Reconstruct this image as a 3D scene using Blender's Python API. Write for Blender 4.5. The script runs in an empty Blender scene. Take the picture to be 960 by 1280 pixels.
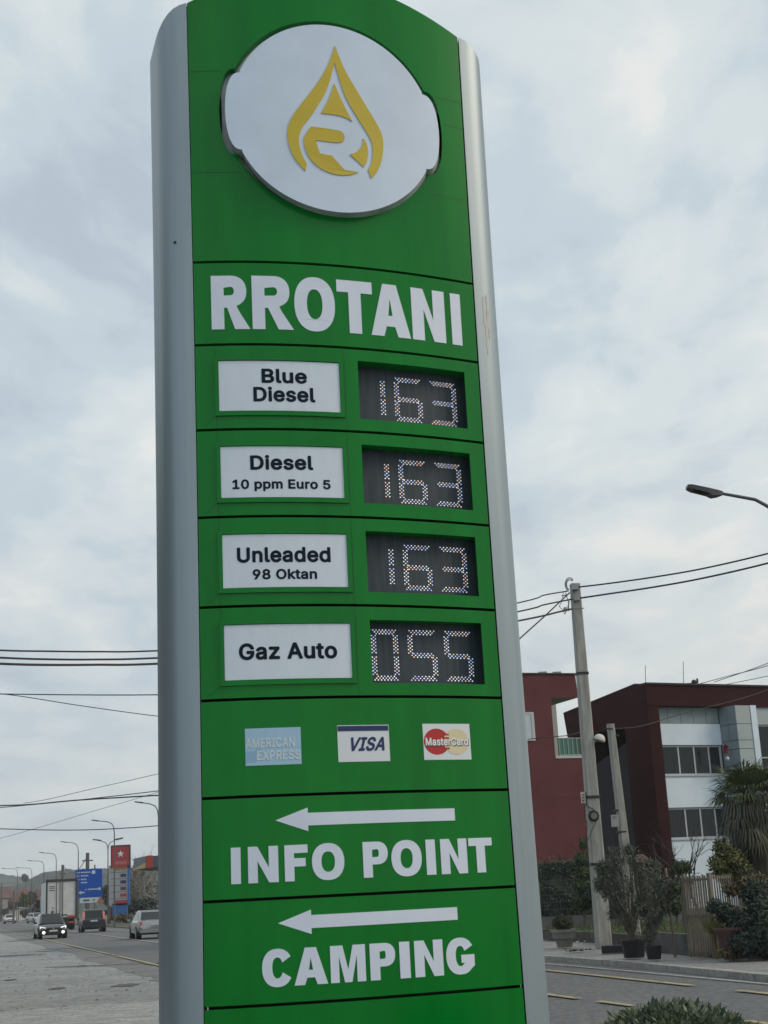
import bpy, bmesh, math, random, json
from math import sin, cos, radians as R, pi
from mathutils import Vector as V, Matrix
from mathutils.geometry import tessellate_polygon
from mathutils import noise as MN
random.seed(7)
sc = bpy.context.scene
COL = sc.collection
# ---------------------------------------------------------------- camera
EYE = V((0, 0, 1.65)); FPX = 1800.0; TILT = 0.25891; ROLL = -0.05062
_f = V((0, cos(TILT), sin(TILT))); _u = V((0, -sin(TILT), cos(TILT))); _x = V((1, 0, 0))
CR = _x*cos(ROLL) + _u*sin(ROLL); CU = -_x*sin(ROLL) + _u*cos(ROLL); CF = _f
cd = bpy.data.cameras.new('camera'); cam = bpy.data.objects.new('camera', cd); COL.objects.link(cam)
cd.sensor_fit = 'VERTICAL'; cd.sensor_height = 24; cd.lens = FPX/1280*24
cd.clip_start = .05; cd.clip_end = 4000
cam.matrix_world = Matrix(((CR.x, CU.x, -CF.x, 0), (CR.y, CU.y, -CF.y, 0), (CR.z, CU.z, -CF.z, EYE.z), (0, 0, 0, 1)))
sc.camera = cam
# ---------------------------------------------------------------- sky, sun, exposure
SUN_EL = 36; SUN_AZ = 99      # azimuth clockwise from +Y (the way the camera looks): the veiled sun stands to the right
W = bpy.data.worlds.new('World'); sc.world = W; W.use_nodes = True
nt = W.node_tree; N = nt.nodes; L = nt.links; N.clear()
def nd(t, **k):
    n = N.new(t)
    for a, b in k.items(): setattr(n, a, b)
    return n
def vm(op, a, b=None):
    n = nd('ShaderNodeVectorMath', operation=op); L.new(a, n.inputs[0])
    if b is not None:
        if hasattr(b, 'links'): L.new(b, n.inputs[1])
        else: n.inputs[1].default_value = b
    return n.outputs[0]
def mm(op, a, b=None, clamp=False):
    n = nd('ShaderNodeMath', operation=op, use_clamp=clamp)
    for i, q in enumerate((a, b)):
        if q is None: continue
        if hasattr(q, 'links'): L.new(q, n.inputs[i])
        else: n.inputs[i].default_value = q
    return n.outputs[0]
tc = nd('ShaderNodeTexCoord'); sep = nd('ShaderNodeSeparateXYZ'); L.new(tc.outputs['Generated'], sep.inputs[0])
sky = nd('ShaderNodeTexSky', sky_type='NISHITA'); sky.sun_disc = False
sky.sun_elevation = R(SUN_EL); sky.sun_rotation = R(SUN_AZ)
h = mm('ADD', mm('MAXIMUM', sep.outputs[2], 0.0), 0.16)
cx = mm('DIVIDE', sep.outputs[0], h); cy = mm('DIVIDE', sep.outputs[1], h)
cmb = nd('ShaderNodeCombineXYZ'); L.new(cx, cmb.inputs[0]); L.new(cy, cmb.inputs[1])
def nz(scale, detail, rough, dist, off, sx=1., sy=1.):
    m = nd('ShaderNodeMapping'); L.new(cmb.outputs[0], m.inputs[0]); m.inputs['Location'].default_value = off
    m.inputs['Scale'].default_value = (sx, sy, 1); m.inputs['Rotation'].default_value = (0, 0, .25)
    n = nd('ShaderNodeTexNoise'); n.inputs['Scale'].default_value = scale; n.inputs['Detail'].default_value = detail
    n.inputs['Roughness'].default_value = rough; n.inputs['Distortion'].default_value = dist
    L.new(m.outputs[0], n.inputs['Vector']); return n.outputs[0]
n1 = nz(2.3, 9, .52, .35, (3.1, 7.7, 0), 1., .55); n2 = nz(6.0, 10, .56, .35, (8.3, 2.2, 0), .8, .55)
mix = mm('ADD', mm('MULTIPLY', n1, .62), mm('MULTIPLY', n2, .38))
def ramp(fac, stops):
    r = nd('ShaderNodeValToRGB'); L.new(fac, r.inputs[0]); e = r.color_ramp.elements
    while len(e) < len(stops): e.new(.5)
    for q, (p, c) in zip(e, stops): q.position = p; q.color = (*c, 1)
    r.color_ramp.interpolation = 'EASE'; return r.outputs[0]
cl = ramp(mix, [(.38, (.50, .58, .66)), (.46, (.59, .68, .74)), (.53, (.71, .78, .80)), (.62, (.87, .88, .855))])
# towards the horizon the cloud sheet is greyer, and creamier on the sun's side
hz = mm('SUBTRACT', 1.0, mm('MULTIPLY', mm('MAXIMUM', sep.outputs[2], 0.0), 3.2), True)
side = mm('ADD', mm('MULTIPLY', sep.outputs[0], 2.2), .12, True)
warm = nd('ShaderNodeMix', data_type='RGBA'); warm.inputs['A'].default_value = (.52, .575, .615, 1); warm.inputs['B'].default_value = (.86, .81, .71, 1)
L.new(side, warm.inputs['Factor'])
hzm = nd('ShaderNodeMix', data_type='RGBA'); L.new(mm('MULTIPLY', hz, .72), hzm.inputs['Factor']); L.new(cl, hzm.inputs['A']); L.new(warm.outputs['Result'], hzm.inputs['B'])
cl10 = vm('SCALE', hzm.outputs['Result']); cl10.node.inputs['Scale'].default_value = 10.0
fin = nd('ShaderNodeMix', data_type='RGBA'); fin.inputs['Factor'].default_value = .93
L.new(sky.outputs[0], fin.inputs['A']); L.new(cl10, fin.inputs['B'])
bg = nd('ShaderNodeBackground'); L.new(fin.outputs['Result'], bg.inputs[0]); bg.inputs[1].default_value = .1
wo = nd('ShaderNodeOutputWorld'); L.new(bg.outputs[0], wo.inputs[0])
sd = bpy.data.lights.new('sun', 'SUN'); sd.energy = 1.5; sd.angle = R(24); sd.color = (1, .81, .60)
so = bpy.data.objects.new('sun', sd); COL.objects.link(so)
_sd = V((sin(R(SUN_AZ))*cos(R(SUN_EL)), cos(R(SUN_AZ))*cos(R(SUN_EL)), sin(R(SUN_EL))))
so.rotation_euler = _sd.to_track_quat('Z', 'Y').to_euler()
vs = sc.view_settings; vs.view_transform = 'Standard'; vs.look = 'None'; vs.exposure = 0; vs.gamma = 1
sc.cycles.max_bounces = 6; sc.cycles.diffuse_bounces = 3; sc.cycles.glossy_bounces = 3; sc.cycles.volume_bounces = 1
# ---------------------------------------------------------------- helpers
def ray(u, v): return CR*((u-480)/FPX) + CU*((640-v)/FPX) + CF
def at(u, v, Y):
    """the point that lies Y metres ahead on the sight line of a pixel of the photograph"""
    d = ray(u, v); return EYE + d*(Y/d.y)
def gnd(u, v, z=0.):
    d = ray(u, v); return EYE + d*((z-EYE.z)/d.z)
def hitv(u, v, O, ang, off=0.):
    e = V((cos(ang), sin(ang))); n = V((-sin(ang), cos(ang))); d = ray(u, v); o = V(O[:2]) + n*off
    s = (o.dot(n))/(d.xy.dot(n)); p = d.xy*s; return (p-o).dot(e), d.z*s + EYE.z
MATS = {}
def mat(name, col, rough=.6, metal=0., var=.0, vscale=3., bump=0., bscale=40., emit=None, estr=0., spec=.5, col2=None, coat=0., streak=None, trans=0., alpha=1.):
    if name in MATS: return MATS[name]
    m = bpy.data.materials.new(name); m.use_nodes = True; t = m.node_tree; p = t.nodes['Principled BSDF']
    p.inputs['Roughness'].default_value = rough; p.inputs['Metallic'].default_value = metal
    p.inputs['Base Color'].default_value = (*col, 1); p.inputs['Specular IOR Level'].default_value = spec
    p.inputs['Coat Weight'].default_value = coat; p.inputs['Transmission Weight'].default_value = trans; p.inputs['Alpha'].default_value = alpha
    if emit: p.inputs['Emission Color'].default_value = (*emit, 1); p.inputs['Emission Strength'].default_value = estr
    tcn = t.nodes.new('ShaderNodeTexCoord')
    g = t.nodes.new('ShaderNodeNewGeometry')
    if var or col2:
        n = t.nodes.new('ShaderNodeTexNoise'); n.inputs['Scale'].default_value = vscale; n.inputs['Detail'].default_value = 6; n.inputs['Roughness'].default_value = .6
        if streak:
            mp = t.nodes.new('ShaderNodeMapping'); mp.inputs['Scale'].default_value = streak; t.links.new(g.outputs['Position'], mp.inputs[0]); t.links.new(mp.outputs[0], n.inputs['Vector'])
        else: t.links.new(g.outputs['Position'], n.inputs['Vector'])
        r = t.nodes.new('ShaderNodeValToRGB'); e = r.color_ramp.elements; e[0].position = .32; e[1].position = .68
        c2 = col2 or col
        e[0].color = (*[c*(1-var) for c in col], 1); e[1].color = (*[min(1, c*(1+var)) for c in c2], 1)
        t.links.new(n.outputs[0], r.inputs[0]); t.links.new(r.outputs[0], p.inputs['Base Color'])
    if bump:
        n = t.nodes.new('ShaderNodeTexNoise'); n.inputs['Scale'].default_value = bscale; n.inputs['Detail'].default_value = 5
        t.links.new(g.outputs['Position'], n.inputs['Vector'])
        b = t.nodes.new('ShaderNodeBump'); b.inputs['Strength'].default_value = bump; b.inputs['Distance'].default_value = .02
        t.links.new(n.outputs[0], b.inputs['Height']); t.links.new(b.outputs[0], p.inputs['Normal'])
    MATS[name] = m; return m
WL = {}
class B:
    """collects geometry in world coordinates for one mesh object"""
    def __init__(s): s.v = []; s.f = []; s.m = []
    def add(s, vs_, fs, mi=0):
        k = len(s.v); s.v += [tuple(q) for q in vs_]
        for f in fs: s.f.append(tuple(i+k for i in f)); s.m.append(mi)
        return s
    def quad(s, a, b, c, d, mi=0): return s.add([a, b, c, d], [(0, 1, 2, 3)], mi)
    def box(s, c, sz, rz=0., mi=0, M=None):
        x, y, z = [q/2 for q in sz]; P = [V((i, j, k)) for k in (-z, z) for j in (-y, y) for i in (-x, x)]
        Mx = M or Matrix.Rotation(rz, 3, 'Z'); P = [Mx @ q + V(c) for q in P]
        return s.add(P, [(0, 2, 3, 1), (4, 5, 7, 6), (0, 1, 5, 4), (2, 6, 7, 3), (0, 4, 6, 2), (1, 3, 7, 5)], mi)
    def tube(s, pts, r, n=6, mi=0, cap=True):
        pts = [V(p) for p in pts]; rs = r if isinstance(r, (list, tuple)) else [r]*len(pts); rings = []; up0 = None
        for i, p in enumerate(pts):
            d = (pts[min(i+1, len(pts)-1)] - pts[max(i-1, 0)]).normalized()
            a = up0 if up0 is not None else (V((0, 0, 1)) if abs(d.z) < .9 else V((1, 0, 0)))
            x = d.cross(a).normalized(); y = x.cross(d).normalized(); up0 = y
            rings.append([p + (x*cos(2*pi*k/n) + y*sin(2*pi*k/n))*rs[i] for k in range(n)])
        fs = [(i*n+k, i*n+(k+1) % n, (i+1)*n+(k+1) % n, (i+1)*n+k) for i in range(len(pts)-1) for k in range(n)]
        if cap: fs += [tuple(range(n))[::-1], tuple((len(pts)-1)*n+k for k in range(n))]
        return s.add([q for g in rings for q in g], fs, mi)
    def prism(s, poly, z0, z1, mi=0, top=None):
        n = len(poly); P = [(x, y, z0) for x, y in poly] + [(x, y, z1) for x, y in (top or poly)]
        return s.add(P, [tuple(range(n))[::-1], tuple(range(n, 2*n))] + [(i, (i+1) % n, n+(i+1) % n, n+i) for i in range(n)], mi)
    def lathe(s, c, prof, n=16, mi=0, M=None):
        P = []
        for r, z in prof:
            for k in range(n):
                q = V((r*cos(2*pi*k/n), r*sin(2*pi*k/n), z)); q = (M @ q if M else q) + V(c); P.append(q)
        m_ = len(prof); fs = [(i*n+k, i*n+(k+1) % n, (i+1)*n+(k+1) % n, (i+1)*n+k) for i in range(m_-1) for k in range(n)]
        fs += [tuple(range(n))[::-1], tuple((m_-1)*n+k for k in range(n))]
        return s.add(P, fs, mi)
def wl(o): return WL.get(o.name, V((0, 0, 0)))
def obj(name, b, m, parent=None, loc=None, smooth=False, label=None):
    base = wl(parent) if parent else (V(loc) if loc else V((0, 0, 0)))
    me = bpy.data.meshes.new(name); me.from_pydata([tuple(V(q)-base) for q in b.v], [], b.f)
    ms = m if isinstance(m, (list, tuple)) else [m]
    for q in ms: me.materials.append(q)
    if len(ms) > 1: me.polygons.foreach_set('material_index', b.m)
    if smooth:
        me.polygons.foreach_set('use_smooth', [True]*len(me.polygons))
        if smooth != 'all':
            try: me.set_sharp_from_angle(angle=R(35))
            except Exception: pass
    me.update()
    o = bpy.data.objects.new(name, me); COL.objects.link(o)
    if parent: o.parent = parent
    else: o.location = base
    WL[o.name] = base
    if label: o['label'] = label
    return o
def tag(o, label, cat, group=None):
    o['label'] = label; o['category'] = cat
    if group: o['group'] = group
    return o
def thing(name, label, cat, loc, group=None):
    o = bpy.data.objects.new(name, None); COL.objects.link(o); o.location = loc; o.empty_display_size = .2
    WL[o.name] = V(loc); return tag(o, label, cat, group)
def struct(o): o['kind'] = 'structure'; return o
def copy_tree(src, loc, rz=None, label=None, group=None):
    r = src.copy(); COL.objects.link(r); r.location = loc
    if rz is not None: r.rotation_euler = (0, 0, rz)
    if label: r['label'] = label
    if group: r['group'] = group
    WL[r.name] = V(loc)
    for ch in list(src.children):
        c = ch.copy(); COL.objects.link(c); c.parent = r
        for g in list(ch.children):
            d = g.copy(); COL.objects.link(d); d.parent = c
    return r
# ---------------------------------------------------------------- materials
GREEN = mat('green_panel_paint', (.0003, .174, .019), .20, var=.13, vscale=1.0, streak=(5, 5, .6), bump=.03, bscale=3., spec=.25)
SILVER = mat('silver_aluminium_paint', (.27, .335, .375), .44, metal=.42, var=.07, vscale=1.2, streak=(9, 9, .35), bump=.02, bscale=4)
DARKG = mat('sign_cavity_dark', (.012, .022, .018), .7)
WHITE_VINYL = mat('white_vinyl', (.64, .71, .84), .5, var=.03, vscale=5)
CARD = mat('white_acrylic_card', (.62, .70, .80), .35, var=.035, vscale=4, streak=(5, 5, 1.2))
DISCW = mat('white_disc_acrylic', (.56, .67, .82), .42, var=.06, vscale=2.5, bump=.03, bscale=9)
INK = mat('black_vinyl_lettering', (.006, .014, .026), .5, spec=.12)
GOLD = mat('gold_vinyl', (.52, .39, .02), .5, spec=.15) if 0 else mat('gold_vinyl', (.52, .40, .025), .45, var=.05, vscale=6)
JOINT = mat('dark_green_joint', (.006, .05, .02), .6)
EOF_MARK = 0

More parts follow.
